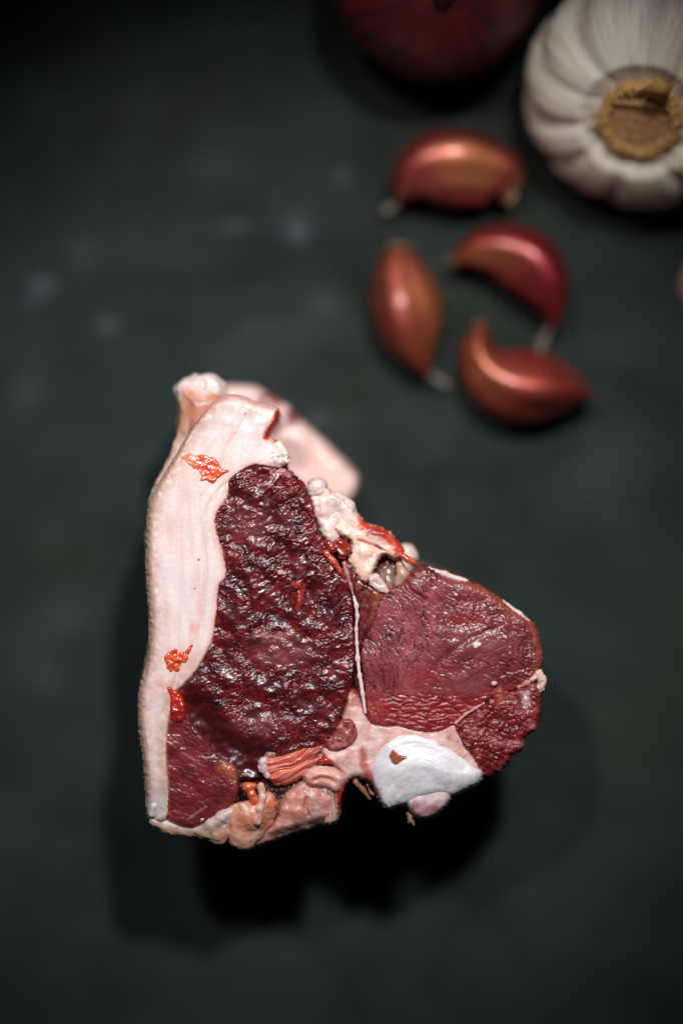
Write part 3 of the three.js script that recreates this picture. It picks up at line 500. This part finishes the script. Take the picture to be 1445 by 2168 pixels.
// curled red fold, lower centre
slab('muscle_fold', chop, M.clot, [[562, 1612], [578, 1602], [606, 1596], [640, 1585], [668, 1574], [686, 1574], [692, 1588], [686, 1604], [664, 1622], [640, 1642], [612, 1656], [588, 1660], [574, 1652], [566, 1634]], {
  R: 13, cell: 1.9, rag: 1.4,
  top: (u, v) => {
    const a = (u - 630) * 0.9 + (v - 1615) * -0.43, b = (u - 630) * 0.43 + (v - 1615) * 0.9 + 11 * noise(u / 30, v / 30, 3) + 0.0022 * a * a;
    return -3 + 3.4 * Math.cos(b * 0.34 + 0.5) + 1.1 * Math.cos(b * 0.9 + a * 0.03) - 9 * sst(4.5, 0, Math.abs(b + 1)) * sst(50, 20, Math.abs(a + 10)) + 3 * noise(a / 30, b / 14, 7) - 0.12 * b - 5 * sst(30, 70, a);
  },
  col: (u, v) => {
    const a = (u - 630) * 0.9 + (v - 1615) * -0.43, b = (u - 630) * 0.43 + (v - 1615) * 0.9;
    let c = mixc([0.68, 0.16, 0.11], [0.30, 0.03, 0.035], sst(-10, 62, a + 20 * noise(a / 30, b / 6, 5)));
    c = mixc(c, [0.76, 0.33, 0.27], clamp(1.1 * noise(a / 34, b / 5, 3)));
    return mixc(c, [0.45, 0.07, 0.04], sst(8, 1, Math.abs(b + 1)) * sst(50, 20, Math.abs(a + 10)) * 0.8);
  }, label: 'curled glossy red fold of muscle',
});
lumps('fat_lump', chop, M.fat, [[[557, 1612, -8, 10], [556, 1626, -10, 9], [566, 1642, -12, 8]], [[570, 1598, -9, 8], [582, 1594, -9, 7]]], (u, v) => mixc([0.72, 0.5, 0.52], [0.3, 0.12, 0.1], sst(1610, 1596, v)), { amp: 2.4, nf: 8, cell: 2.2 });
// dark tissue in the gap
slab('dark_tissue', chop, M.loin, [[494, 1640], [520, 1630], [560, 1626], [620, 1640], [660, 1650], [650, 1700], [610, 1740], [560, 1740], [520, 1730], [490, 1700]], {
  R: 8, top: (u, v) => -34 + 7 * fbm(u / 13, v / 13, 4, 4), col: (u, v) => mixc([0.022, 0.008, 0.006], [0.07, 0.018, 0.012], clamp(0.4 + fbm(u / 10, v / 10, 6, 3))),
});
// left lump of fat with strands
{
  const c = (u, v) => mixc(mixc([0.76, 0.24, 0.12], [0.74, 0.40, 0.30], clamp(0.4 + 1.1 * fbm(u / 22, v / 22, 8, 3))), [0.56, 0.38, 0.28], sst(1740, 1790, v) * 0.7);
  lumps('fat_lump', chop, M.fat, [[[500, 1742, -26, 24], [512, 1768, -34, 26], [520, 1778, -40, 22]], [[500, 1718, -16, 18], [530, 1724, -16, 24], [556, 1706, -16, 22]], [[566, 1694, -12, 16], [578, 1712, -22, 14]], [[540, 1758, -36, 20], [560, 1738, -30, 18]]], c, { k: 20, amp: 2, nf: 20, cell: 2.2, label: 'orange-pink lump of fat at the lower edge' });
  lumps('fat_strand', chop, M.fat, [[[552, 1664, 6, 8], [556, 1688, 7, 8], [550, 1712, 6, 8.5], [544, 1738, 0, 11]]], (u, v) => mixc([0.82, 0.54, 0.45], [0.72, 0.30, 0.20], clamp(0.3 + 1.4 * noise(u / 9, v / 14, 6))), { amp: 1.6, nf: 14, cell: 2, label: 'pale worm-like strand of fat' });
  lumps('fat_strand', chop, M.fat, [[[514, 1706, 2, 8], [524, 1722, 4, 9], [528, 1734, 0, 8]]], () => [0.80, 0.50, 0.41], { amp: 1.6, nf: 14, cell: 2 });
  lumps('blood_clot', chop, M.clot, [[[522, 1666, 1, 10], [536, 1664, 1, 8]], [[532, 1680, 1, 10], [540, 1694, 0, 9], [536, 1706, -2, 8]]], () => [0.62, 0.10, 0.04], { amp: 2, nf: 10, cell: 2, label: 'glossy orange clot on the fat strands' });
  lumps('blood_clot', chop, M.clot, [[[572, 1690, -6, 7], [580, 1702, -10, 9], [582, 1718, -16, 7]]], () => [0.5, 0.08, 0.045], { amp: 2, nf: 10, cell: 2 });
}
// fat along the bottom edge
lumps('bottom_fat', chop, M.fat, [[[330, 1738, -30, 13], [364, 1752, -38, 13], [400, 1756, -40, 13], [436, 1756, -34, 13]], [[440, 1760, -26, 18], [462, 1770, -30, 18]], [[448, 1744, -14, 12], [474, 1728, -10, 10], [500, 1709, -8, 5]], [[470, 1764, -24, 16], [484, 1756, -24, 14]]], (u, v) => {
  const n = fbm(u / 18, v / 18, 4, 3); return mixc(mixc([0.70, 0.54, 0.52], [0.46, 0.32, 0.23], clamp(sst(1738, 1760, v) + 0.7 * n)), [0.55, 0.2, 0.1], blot(u, v, 470, 1770, 16, 12) * 0.7);
}, { k: 18, amp: 2.6, nf: 15, cell: 2.4 });
lumps('bottom_fat', chop, M.fat, [[[322, 1722, -16, 9], [326, 1706, -10, 8]]], () => [0.74, 0.7, 0.7], { amp: 1, cell: 2.4 });
// right lump with the rib end
{
  slab('rib_fat', chop, M.fat, [[596, 1704], [606, 1684], [622, 1668], [646, 1654], [664, 1664], [690, 1672], [708, 1680], [712, 1706], [707, 1738], [676, 1748], [641, 1758], [600, 1771], [571, 1781], [536, 1794], [524, 1796], [536, 1782], [562, 1762], [582, 1742], [590, 1722]], {
    R: 14, cell: 2, rag: 1.6,
    top: (u, v, d) => {
      const e = (v - 1700) + (u - 650) * 0.28;   // towards the straight lower rim
      return -13 - 0.16 * Math.max(0, e) - 10 * sst(34, 52, e) + 8 * blot(u, v, 640, 1694, 16, 22) + 9 * blot(u, v, 628, 1726, 26, 20) + 7 * blot(u, v, 672, 1708, 26, 26) - 7 * sst(7, 0, lineD(u, v, [[650, 1690], [646, 1712], [652, 1726]])) + 5 * noise(u / 22, v / 22, 5) + 1.3 * fbm(u / 9, v / 9, 2, 3);
    },
    col: (u, v) => {
      const n = fbm(u / 22, v / 22, 18, 4), e = (v - 1700) + (u - 650) * 0.28;
      let c = mixc([0.58, 0.20, 0.16], [0.70, 0.40, 0.36], clamp(0.45 + 1.1 * n)); c = mixc(c, [0.66, 0.24, 0.18], 0.8 * blot(u, v, 626, 1702, 20, 9));
      c = mixc(c, [0.42, 0.22, 0.18], sst(26, 46, e) * 0.7); c = mixc(c, [0.45, 0.33, 0.3], 0.6 * blot(u, v, 668, 1716, 22, 22)); return c;
    }, label: 'pink fat over the rib end',
  });
  slab('fat_fold', chop, M.fat, [[645, 1648], [648, 1634], [662, 1624], [684, 1620], [706, 1626], [726, 1636], [738, 1646], [730, 1660], [716, 1676], [706, 1676], [694, 1668], [676, 1664], [656, 1662]], {
    R: 13, cell: 1.9, rag: 1.2,
    top: (u, v, d) => 1 + 3.5 * sst(0, 24, d) - 6 * sst(8, 0, lineD(u, v, [[666, 1652], [680, 1647], [698, 1650], [706, 1656]])) - 2.6 * sst(4, 0, lineD(u, v, [[652, 1642], [662, 1632], [684, 1629], [702, 1636]])) + 2 * noise(u / 20, v / 20, 4) - 0.12 * Math.max(0, u - 700),
    col: (u, v) => mixc(mixc([0.80, 0.45, 0.39], [0.66, 0.22, 0.14], clamp(1.1 * blot(u, v, 684, 1650, 22, 7) + 0.5 * fbm(u / 16, v / 16, 3, 3))), [0.55, 0.24, 0.24], sst(706, 728, u) * 0.8), label: 'pink ear-shaped fold of fat',
  });
  lumps('blood_clot', chop, M.clot, [[[678, 1612, -1, 6], [690, 1610, 0, 6], [702, 1614, -1, 4]]], () => [0.46, 0.02, 0.012], { amp: 1.4, nf: 7, cell: 2 });
  lumps('blood_clot', chop, M.clot, [[[730, 1648, -9, 5], [722, 1670, -16, 5.5], [714, 1698, -22, 5], [712, 1722, -28, 4]]], () => [0.36, 0.018, 0.012], { amp: 1.6, nf: 8, cell: 2 });
  slab('rib_end', chop, M.dryFat, [[676, 1674], [690, 1668], [704, 1674], [714, 1688], [716, 1712], [712, 1736], [700, 1744], [688, 1742], [686, 1716], [682, 1694]], {
    R: 8, cell: 1.7, rag: 2.5, ragf: 6, top: (u, v) => -12 + 2.6 * noise((u - 0.12 * (v - 1700)) / 3.4, v / 46, 5) - 0.14 * (v - 1680) + 0.5 * noise(u / 5, v / 5),
    col: (u, v) => mixc([0.60, 0.40, 0.33], [0.22, 0.06, 0.04], clamp(0.25 + 1.3 * noise((u - 0.12 * (v - 1700)) / 3.4, v / 46, 5) * -1 + 0.3 * sst(704, 714, u))), label: 'fibrous brown-streaked end of the rib' });
}

// ---------------------------------------------------------------- garlic cloves
function sweep(name, parent, mat, path, sec, { nt = 64, np = 48, col, label, y0 } = {}) {
  // path: [u, v, half width in pixels, half height in steps]; the deepest point is set down on the table
  const k = (CAM - 75) / (CAM - FACE), c = new THREE.CatmullRomCurve3(path.map(([u, v]) => new THREE.Vector3((u - CX) * k, 0, (v - CY) * k)), false, 'centripetal');
  const prof = (t, q) => { const x = t * (path.length - 1), i = Math.min(path.length - 2, Math.floor(x)), f = x - i, g = (n) => path[clamp(n, 0, path.length - 1)][q]; const a = g(i - 1), b = g(i), d = g(i + 1), e = g(i + 2); return Math.max(0.5, 0.5 * (2 * b + (d - a) * f + (2 * a - 5 * b + 4 * d - e) * f * f + (3 * b - a - 3 * d + e) * f * f * f)); };
  const rows = [], cols = [], idx = []; let low = 1e9;
  for (let i = 0; i <= nt; i++) {
    const t = i / nt, p = c.getPoint(t), g = c.getTangent(t), sx = -g.z, sz = g.x, w = prof(t, 2) * k, h = prof(t, 3);
    for (let j = 0; j < np; j++) { const a = j / np * 2 * Math.PI, [x, y] = sec(a, t), q = [p.x + sx * x * w, y * h, p.z + sz * x * w]; rows.push(...q); low = Math.min(low, q[1]); cols.push(...col(t, a)); }
  }
  for (let i = 0; i < nt; i++) for (let j = 0; j < np; j++) { const a = i * np + j, b = i * np + (j + 1) % np, d = a + np, e = b + np; idx.push(a, b, d, b, e, d); }
  for (const [i, s] of [[0, 1], [nt, -1]]) { let x = 0, y = 0, z = 0; for (let j = 0; j < np; j++) { x += rows[(i * np + j) * 3]; y += rows[(i * np + j) * 3 + 1]; z += rows[(i * np + j) * 3 + 2]; } const n = rows.length / 3; rows.push(x / np, y / np, z / np); cols.push(...cols.slice(i * np * 3, i * np * 3 + 3)); for (let j = 0; j < np; j++) { const a = i * np + j, b = i * np + (j + 1) % np; if (s > 0) idx.push(n, b, a); else idx.push(n, a, b); } }
  const lift = y0 ?? -low; for (let i = 1; i < rows.length; i += 3) rows[i] += lift;
  finish(name, rows, idx, cols, mat, parent, label); return lift;
}
function clove(label, path, tail, base, look, seed) {
  const mid = path[Math.floor(path.length / 2)], o = thing('garlic_clove', label, 'garlic clove', at(mid[0], mid[1], 0), 'loose red garlic cloves');
  const sgn = look.inner;   // side of the concave edge
  const sec = (a, t) => {   // rounded back, two flatter faces that meet in a ridge
    let x = Math.cos(a), y = Math.sin(a); const r = 1 + (look.bump ?? 0.10) * Math.max(0, Math.cos(a - look.ridge)) ** 10 - (look.dent ?? 0.11) * Math.max(0, Math.cos(a - look.ridge - 0.75)) ** 4 - 0.08 * Math.max(0, Math.cos(a - look.ridge + 0.75)) ** 4 + 0.035 * noise(a * 3, t * 2.4, seed) + 0.016 * noise(a * 11, t * 1.5, seed + 2);
    return [x * r, y * r];
  };
  const lift = sweep('skin', o, M.clove, path, sec, {
    col: (t, a) => {
      const n = fbm(Math.cos(a) * 2.6, Math.sin(a) * 2.6, t * 1.4 + seed, 3), st = noise(a * 16 + 3 * n, t * 1.6, seed + 4), s2 = noise(a * 40, t * 2, seed + 9);
      let c = mixc(look.a.map((x) => x * 0.9), look.b.map((x) => x * 0.9), clamp(0.5 + 0.9 * n + 0.35 * st + look.bias * (t - 0.5)));
      c = mixc(c, look.c, clamp(0.45 * sst(0.1, 0.5, st) + 0.2 * s2)); c = mixc(c, [0.06, 0.008, 0.010], clamp(0.8 * sst(0.08, 0.4, -st)));
      const d = Math.cos(a - look.tanA); c = mixc(c, look.tan, sst(0.62, 0.97, d + 0.2 * n) * Math.exp(-(((t - look.tanT) / 0.24) ** 2)) * look.tanS);
      return mixc(c, [0.5, 0.30, 0.17], sst(0.07, 0, t) * 0.7);
    },
  });
  sweep('root_end', o, M.husk, base, (a) => [Math.cos(a), Math.sin(a)], { nt: 8, np: 20, col: (t, a) => mixc([0.36, 0.2, 0.1], [0.55, 0.40, 0.26], 0.5 + 0.5 * noise(a * 5, t * 5, seed)), y0: lift * 0.8 });
  sweep('papery_tip', o, M.husk, tail, (a, t) => [Math.cos(a) * (1 + 0.3 * noise(a * 3, t * 6, seed)), Math.sin(a)], { nt: 20, np: 14, col: (t) => mixc([0.30, 0.07, 0.05], [0.15, 0.13, 0.11], sst(0.1, 0.45, t)), y0: lift * 0.55 });
  return o;
}
const look = { a: [0.20, 0.022, 0.022], b: [0.32, 0.062, 0.04], c: [0.42, 0.13, 0.08], tan: [0.52, 0.20, 0.07], tanA: 1.9, tanT: 0.35, tanS: 0.8, ridge: 1.57, bias: 0, inner: 1 };
clove('broad dusky red garlic clove nearest the white bulb, domed with a tan patch',
  [[1090, 403, 30, 30], [1064, 378, 58, 52], [1022, 364, 75, 66], [972, 355, 85, 80], [922, 357, 82, 80], [880, 374, 64, 66], [854, 397, 38, 44], [840, 414, 16, 20]],
  [[850, 416, 12, 10], [838, 428, 6, 5], [826, 436, 8, 3], [812, 444, 6, 2]], [[1066, 404, 20, 22], [1080, 408, 26, 30], [1091, 410, 22, 28]],
  { ...look, a: [0.28, 0.026, 0.034], b: [0.38, 0.055, 0.058], tan: [0.46, 0.15, 0.055], tanA: 1.75, tanT: 0.36, tanS: 1, ridge: 1.2 }, 3);
clove('spindle-shaped copper red garlic clove with a broad white gleam and a wispy tail',
  [[846, 522, 20, 26], [844, 545, 42, 44], [848, 590, 64, 62], [858, 645, 78, 76], [866, 695, 70, 72], [878, 738, 48, 54], [892, 768, 26, 32], [906, 788, 9, 14]],
  [[898, 778, 14, 14], [912, 792, 6, 6], [930, 802, 7, 4], [950, 816, 5, 3]], [[846, 540, 26, 26], [847, 524, 26, 26], [848, 518, 18, 18]],
  { ...look, a: [0.24, 0.03, 0.018], b: [0.36, 0.075, 0.035], tan: [0.42, 0.13, 0.045], tanA: 2.4, tanT: 0.55, tanS: 0.9, ridge: 1.2 }, 8);
clove('crescent-shaped crimson garlic clove arching over the gap between two other cloves',
  [[956, 556, 9, 14], [974, 545, 22, 30], [1010, 531, 44, 50], [1064, 532, 62, 70], [1120, 560, 71, 80], [1155, 608, 56, 72], [1172, 652, 30, 48], [1178, 688, 9, 18]],
  [[1176, 676, 12, 10], [1164, 696, 5, 5], [1152, 718, 7, 4], [1146, 746, 8, 3]], [[972, 548, 12, 14], [962, 552, 14, 18], [954, 556, 12, 16]],
  { ...look, a: [0.26, 0.012, 0.025], b: [0.30, 0.022, 0.03], c: [0.34, 0.05, 0.05], tan: [0.40, 0.14, 0.05], tanA: 1.1, tanT: 0.25, tanS: 0.9, ridge: 1.75, bias: -0.3 }, 15);
clove('hollow-backed maroon garlic clove nearest the meat, its pointed end raised on the left',
  [[1024, 684, 8, 24], [1014, 712, 28, 44], [1012, 748, 44, 62], [1038, 790, 66, 76], [1088, 814, 80, 82], [1150, 820, 73, 76], [1206, 828, 46, 54], [1252, 841, 9, 16]],
  [[1232, 838, 12, 12], [1246, 840, 7, 6], [1252, 842, 4, 3], [1258, 845, 3, 2]], [[1016, 704, 14, 20], [1020, 692, 15, 22], [1024, 684, 11, 18]],
  { ...look, a: [0.24, 0.018, 0.018], b: [0.36, 0.048, 0.032], tan: [0.40, 0.12, 0.05], tanA: 1.3, tanT: 0.3, tanS: 0.8, ridge: 1.5, dent: 0.16, bump: 0.16 }, 22);

// ---------------------------------------------------------------- garlic bulb, root end up
{
  const c0 = at(1367, 193, 200), bulb = thing('garlic_bulb', 'whole white garlic bulb with tan root plate facing up, at the upper right edge', 'garlic bulb', [c0[0], 0, c0[2]]);
  const ax = new THREE.Vector3(-0.23, 0.74, 0.63).normalize(), ex = new THREE.Vector3(1, 0, 0).addScaledVector(ax, -ax.x).normalize(), ez = new THREE.Vector3().crossVectors(ex, ax), C = new THREE.Vector3(c0[0], 205, c0[2]);
  const place = (r, h, ph) => C.clone().addScaledVector(ax, h).addScaledVector(ex, r * Math.cos(ph)).addScaledVector(ez, r * Math.sin(ph));
  const rr = rng(5), creases = []; for (let i = 0; i < 11; i++) creases.push([(i + 0.7 * (rr() - 0.5)) / 11 * Math.PI * 2 + 0.2, 0.55 + rr() * 0.6]);
  const gap = (ph) => { let m = 9, s = 1; for (const [p, q] of creases) { let d = Math.abs(ph - p) % (2 * Math.PI); d = Math.min(d, 2 * Math.PI - d); if (d < m) { m = d; s = q; } } return [m, s]; };
  const shape = (th, ph) => {   // th from the root pole
    const s = Math.sin(th), cth = Math.cos(th); let [m, q] = gap(ph + 0.25 * Math.sin(th * 2));
    const lobe = 1 - 0.068 * q * Math.exp(-((m / 0.12) ** 2)) * Math.pow(s, 0.6) + 0.012 * noise(ph * 14, th * 1.5);
    let r = 282 * Math.pow(s, 0.86) * lobe, h = (cth > 0 ? 178 : 185) * cth * (1 - 0.10 * Math.exp(-((m / 0.1) ** 2)) * s * q);
    if (cth > 0.9) h -= (cth - 0.9) * 480;
    return [r, h];
  };
  const nT = 90, nP = 360, pos = [], col = [], idx = [];
  for (let i = 0; i <= nT; i++) for (let j = 0; j < nP; j++) {
    const th = 0.02 + (i / nT) * 2.75, ph = j / nP * Math.PI * 2, [r, h] = shape(th, ph), p = place(r, h, ph); p.y = Math.max(p.y, 0.5); pos.push(p.x, p.y, p.z);
    const [m, q] = gap(ph + 0.25 * Math.sin(th * 2)), n = fbm(Math.cos(ph) * 2, Math.sin(ph) * 2, th * 1.2, 4), v = noise(ph * 26, th * 1.4, 4), v2 = noise(ph * 60, th * 1.5, 9);
    let c = mixc([0.82, 0.73, 0.58], [0.88, 0.83, 0.72], clamp(0.5 + n)); c = mixc(c, [0.56, 0.48, 0.42], clamp(0.45 * sst(0.1, 0.5, v) + 0.3 * sst(0.1, 0.5, v2))); c = mixc(c, [0.5, 0.36, 0.25], 0.6 * sst(1.2, 1.6, th) * clamp(0.5 + n));
    c = mixc(c, [0.36, 0.28, 0.26], 0.45 * q * Math.exp(-((m / 0.07) ** 2)) * sst(0.3, 0.9, th)); col.push(...c);
  }
  for (let i = 0; i < nT; i++) for (let j = 0; j < nP; j++) { const a = i * nP + j, b = i * nP + (j + 1) % nP, d = a + nP, e = b + nP; idx.push(a, b, d, b, e, d); }
  finish('papery_skin', pos, idx, col, M.paper, bulb);
  // root plate: dished disc with a raised rough rim
  const dp = [], dc = [], di = [], rings = 26, np = 120;
  for (let i = 0; i <= rings; i++) for (let j = 0; j < np; j++) {
    const ph = j / np * Math.PI * 2, f = i / rings, r = f * (94 + 7 * noise(Math.cos(ph) * 6, Math.sin(ph) * 6, 3));
    const h = 150 + 11 * sst(0.66, 0.86, f) - 22 * sst(0.86, 1, f) + 9 * Math.exp(-(((Math.sin(ph) * f + 0.42) / 0.06) ** 2)) * (f < 0.75 ? 1 : 0) + 4 * fbm(Math.cos(ph) * r / 9, Math.sin(ph) * r / 9, 2, 3);
    const p = place(r, h, ph); dp.push(p.x, p.y, p.z); const n = fbm(Math.cos(ph) * r / 14, Math.sin(ph) * r / 14, 6, 3);
    dc.push(...mixc(mixc([0.38, 0.19, 0.07], [0.50, 0.29, 0.13], clamp(0.5 + n)), [0.62, 0.36, 0.12], sst(0.68, 0.9, f) * clamp(0.7 + n)));
  }
  for (let i = 0; i < rings; i++) for (let j = 0; j < np; j++) { const a = i * np + j, b = i * np + (j + 1) % np, d = a + np, e = b + np; di.push(a, b, d, b, e, d); }
  finish('root_plate', dp, di, dc, M.husk, bulb);
  // dry root stubs around the rim, one mesh (too many and small to tell apart)
  const q = rng(44), sp = [], sc = [], si = [];
  const stub = (ph, r0, len, w, rise) => {
    const n0 = sp.length / 3, pts = [place(r0, 160, ph), place(r0 + len * 0.5, 160 + rise, ph + (q() - 0.5) * 0.06), place(r0 + len, 152 + rise * 1.3, ph + (q() - 0.5) * 0.12)], k = 0.7 + 0.5 * q();
    pts.forEach((p, i) => { const ww = w * (1 - 0.35 * i); for (let a = 0; a < 5; a++) { const an = a / 5 * 6.283; const s = p.clone().addScaledVector(ax, Math.cos(an) * ww).add(new THREE.Vector3().addScaledVector(ex, -Math.sin(ph) * Math.sin(an) * ww).addScaledVector(ez, Math.cos(ph) * Math.sin(an) * ww)); sp.push(s.x, s.y, s.z); sc.push(0.62 * k, 0.37 * k, 0.13 * k); } });
    for (let i = 0; i < 2; i++) for (let a = 0; a < 5; a++) { const A = n0 + i * 5 + a, B = n0 + i * 5 + (a + 1) % 5; si.push(A, B, A + 5, B, B + 5, A + 5); }
  };
  for (let i = 0; i < 90; i++) stub(i / 90 * 6.283 + q() * 0.05, 66 + q() * 18, 14 + q() * 16, 2.6 + q() * 2, -4 + q() * 5);
  stub(Math.PI - 0.1, 78, 44, 5, 4);
  finish('root_fibres', sp, si, sc, M.husk, bulb).userData.kind = 'stuff';
  // the curled flap of husk above the plate
  const fp = [], fc = [], fi = [];
  for (let i = 0; i <= 14; i++) for (let j = 0; j <= 10; j++) { const s = i / 14, t = j / 10 - 0.5, w = 44 * (1 - 0.45 * s), p = place(74 + s * 52, 160 + 26 * Math.sin(s * 2.4) + 14 * (1 - 4 * t * t), -Math.PI / 2 + 0.28 + 0.1 * s + t * w / (74 + s * 52) * 1.6); fp.push(p.x, p.y, p.z); fc.push(...mixc([0.50, 0.29, 0.09], [0.36, 0.19, 0.06], clamp(0.5 + fbm(i / 4, j / 3, 1, 2)))); }
  for (let i = 0; i < 14; i++) for (let j = 0; j < 10; j++) { const a = i * 11 + j; fi.push(a, a + 1, a + 11, a + 1, a + 12, a + 11); }
  finish('husk_flap', fp, fi, fc, M.husk, bulb);
}

// ---------------------------------------------------------------- red onion
{
  const c0 = at(925, -62, 200), on = thing('red_onion', 'dark red onion seen from above at the top edge, left of the white garlic bulb', 'onion', [c0[0], 0, c0[2]]);
  const ax = new THREE.Vector3(0.04, 0.90, 0.43).normalize(), ex = new THREE.Vector3(1, 0, 0).addScaledVector(ax, -ax.x).normalize(), ez = new THREE.Vector3().crossVectors(ex, ax), C = new THREE.Vector3(c0[0], 206, c0[2]);
  const turn = (name, prof, mat, colf, nP = 160) => {
    const pos = [], col = [], idx = [];
    prof.forEach(([r, h], i) => { for (let j = 0; j < nP; j++) { const ph = j / nP * Math.PI * 2, rr = r * (1 + 0.012 * noise(ph * 8, i * 0.05) + 0.02 * noise(Math.cos(ph), Math.sin(ph), h / 150)); const p = C.clone().addScaledVector(ax, h).addScaledVector(ex, rr * Math.cos(ph)).addScaledVector(ez, rr * Math.sin(ph)); pos.push(p.x, Math.max(0.5, p.y), p.z); col.push(...colf(ph, i / (prof.length - 1), h)); } });
    for (let i = 0; i < prof.length - 1; i++) for (let j = 0; j < nP; j++) { const a = i * nP + j, b = i * nP + (j + 1) % nP; idx.push(a, b, a + nP, b, b + nP, a + nP); }
    finish(name, pos, idx, col, mat, on);
  };
  const prof = []; for (let i = 0; i <= 60; i++) { const th = 0.12 + i / 60 * 2.9; prof.push([246 * Math.pow(Math.sin(th), 0.92), 212 * Math.cos(th)]); }
  turn('skin', prof, M.onion, (ph, t, h) => { const v = noise(ph * 30, t * 1.2, 2), n = fbm(Math.cos(ph) * 2, Math.sin(ph) * 2, t * 2, 3); let c = mixc([0.045, 0.004, 0.005], [0.10, 0.006, 0.006], clamp(0.5 + n)); c = mixc(c, [0.12, 0.018, 0.012], sst(0.15, 0.5, v) * 0.3); return mixc(c, [0.02, 0.004, 0.004], sst(0.2, 0.5, -v) * 0.5); });
  const nk = []; for (let i = 0; i <= 20; i++) { const t = i / 20; nk.push([mix(62, 16, Math.pow(t, 0.6)) * (i === 20 ? 0.05 : 1), mix(196, 262, t)]); }
  turn('papery_neck', nk, M.husk, (ph, t) => mixc([0.05, 0.015, 0.010], [0.24, 0.10, 0.055], clamp(0.4 + 0.8 * noise(ph * 12, t * 2, 1) + 0.3 * t)), 60);
}

// ---------------------------------------------------------------- scrap of garlic skin at the right edge
{
  const o = at(1462, 600, 0), pos = [], col = [], idx = [];
  for (let i = 0; i <= 16; i++) for (let j = 0; j <= 16; j++) { const s = i / 8 - 1, t = j / 8 - 1, r = Math.max(Math.abs(s), Math.abs(t)) / (Math.hypot(s, t) + 1e-6), w = 1 + 0.15 * noise(s * 2, t * 2, 3); pos.push(o[0] + s * r * 30 * w, 6 + 14 * s * s + 5 * noise(s * 2, t * 2), o[2] + t * r * 44 * w); col.push(...mixc([0.26, 0.12, 0.09], [0.3, 0.17, 0.12], clamp(0.5 + noise(s * 6, t * 2)))); }
  for (let i = 0; i < 16; i++) for (let j = 0; j < 16; j++) { const a = i * 17 + j; idx.push(a, a + 1, a + 17, a + 1, a + 18, a + 17); }
  const m = finish('garlic_husk', pos, idx, col, M.husk, scene); tag(m, 'brown scrap of papery garlic husk cut off by the right edge below the white bulb', 'garlic husk');
}

for (const o of scene.children) delete o.userData.origin;
renderer.render(scene, camera);
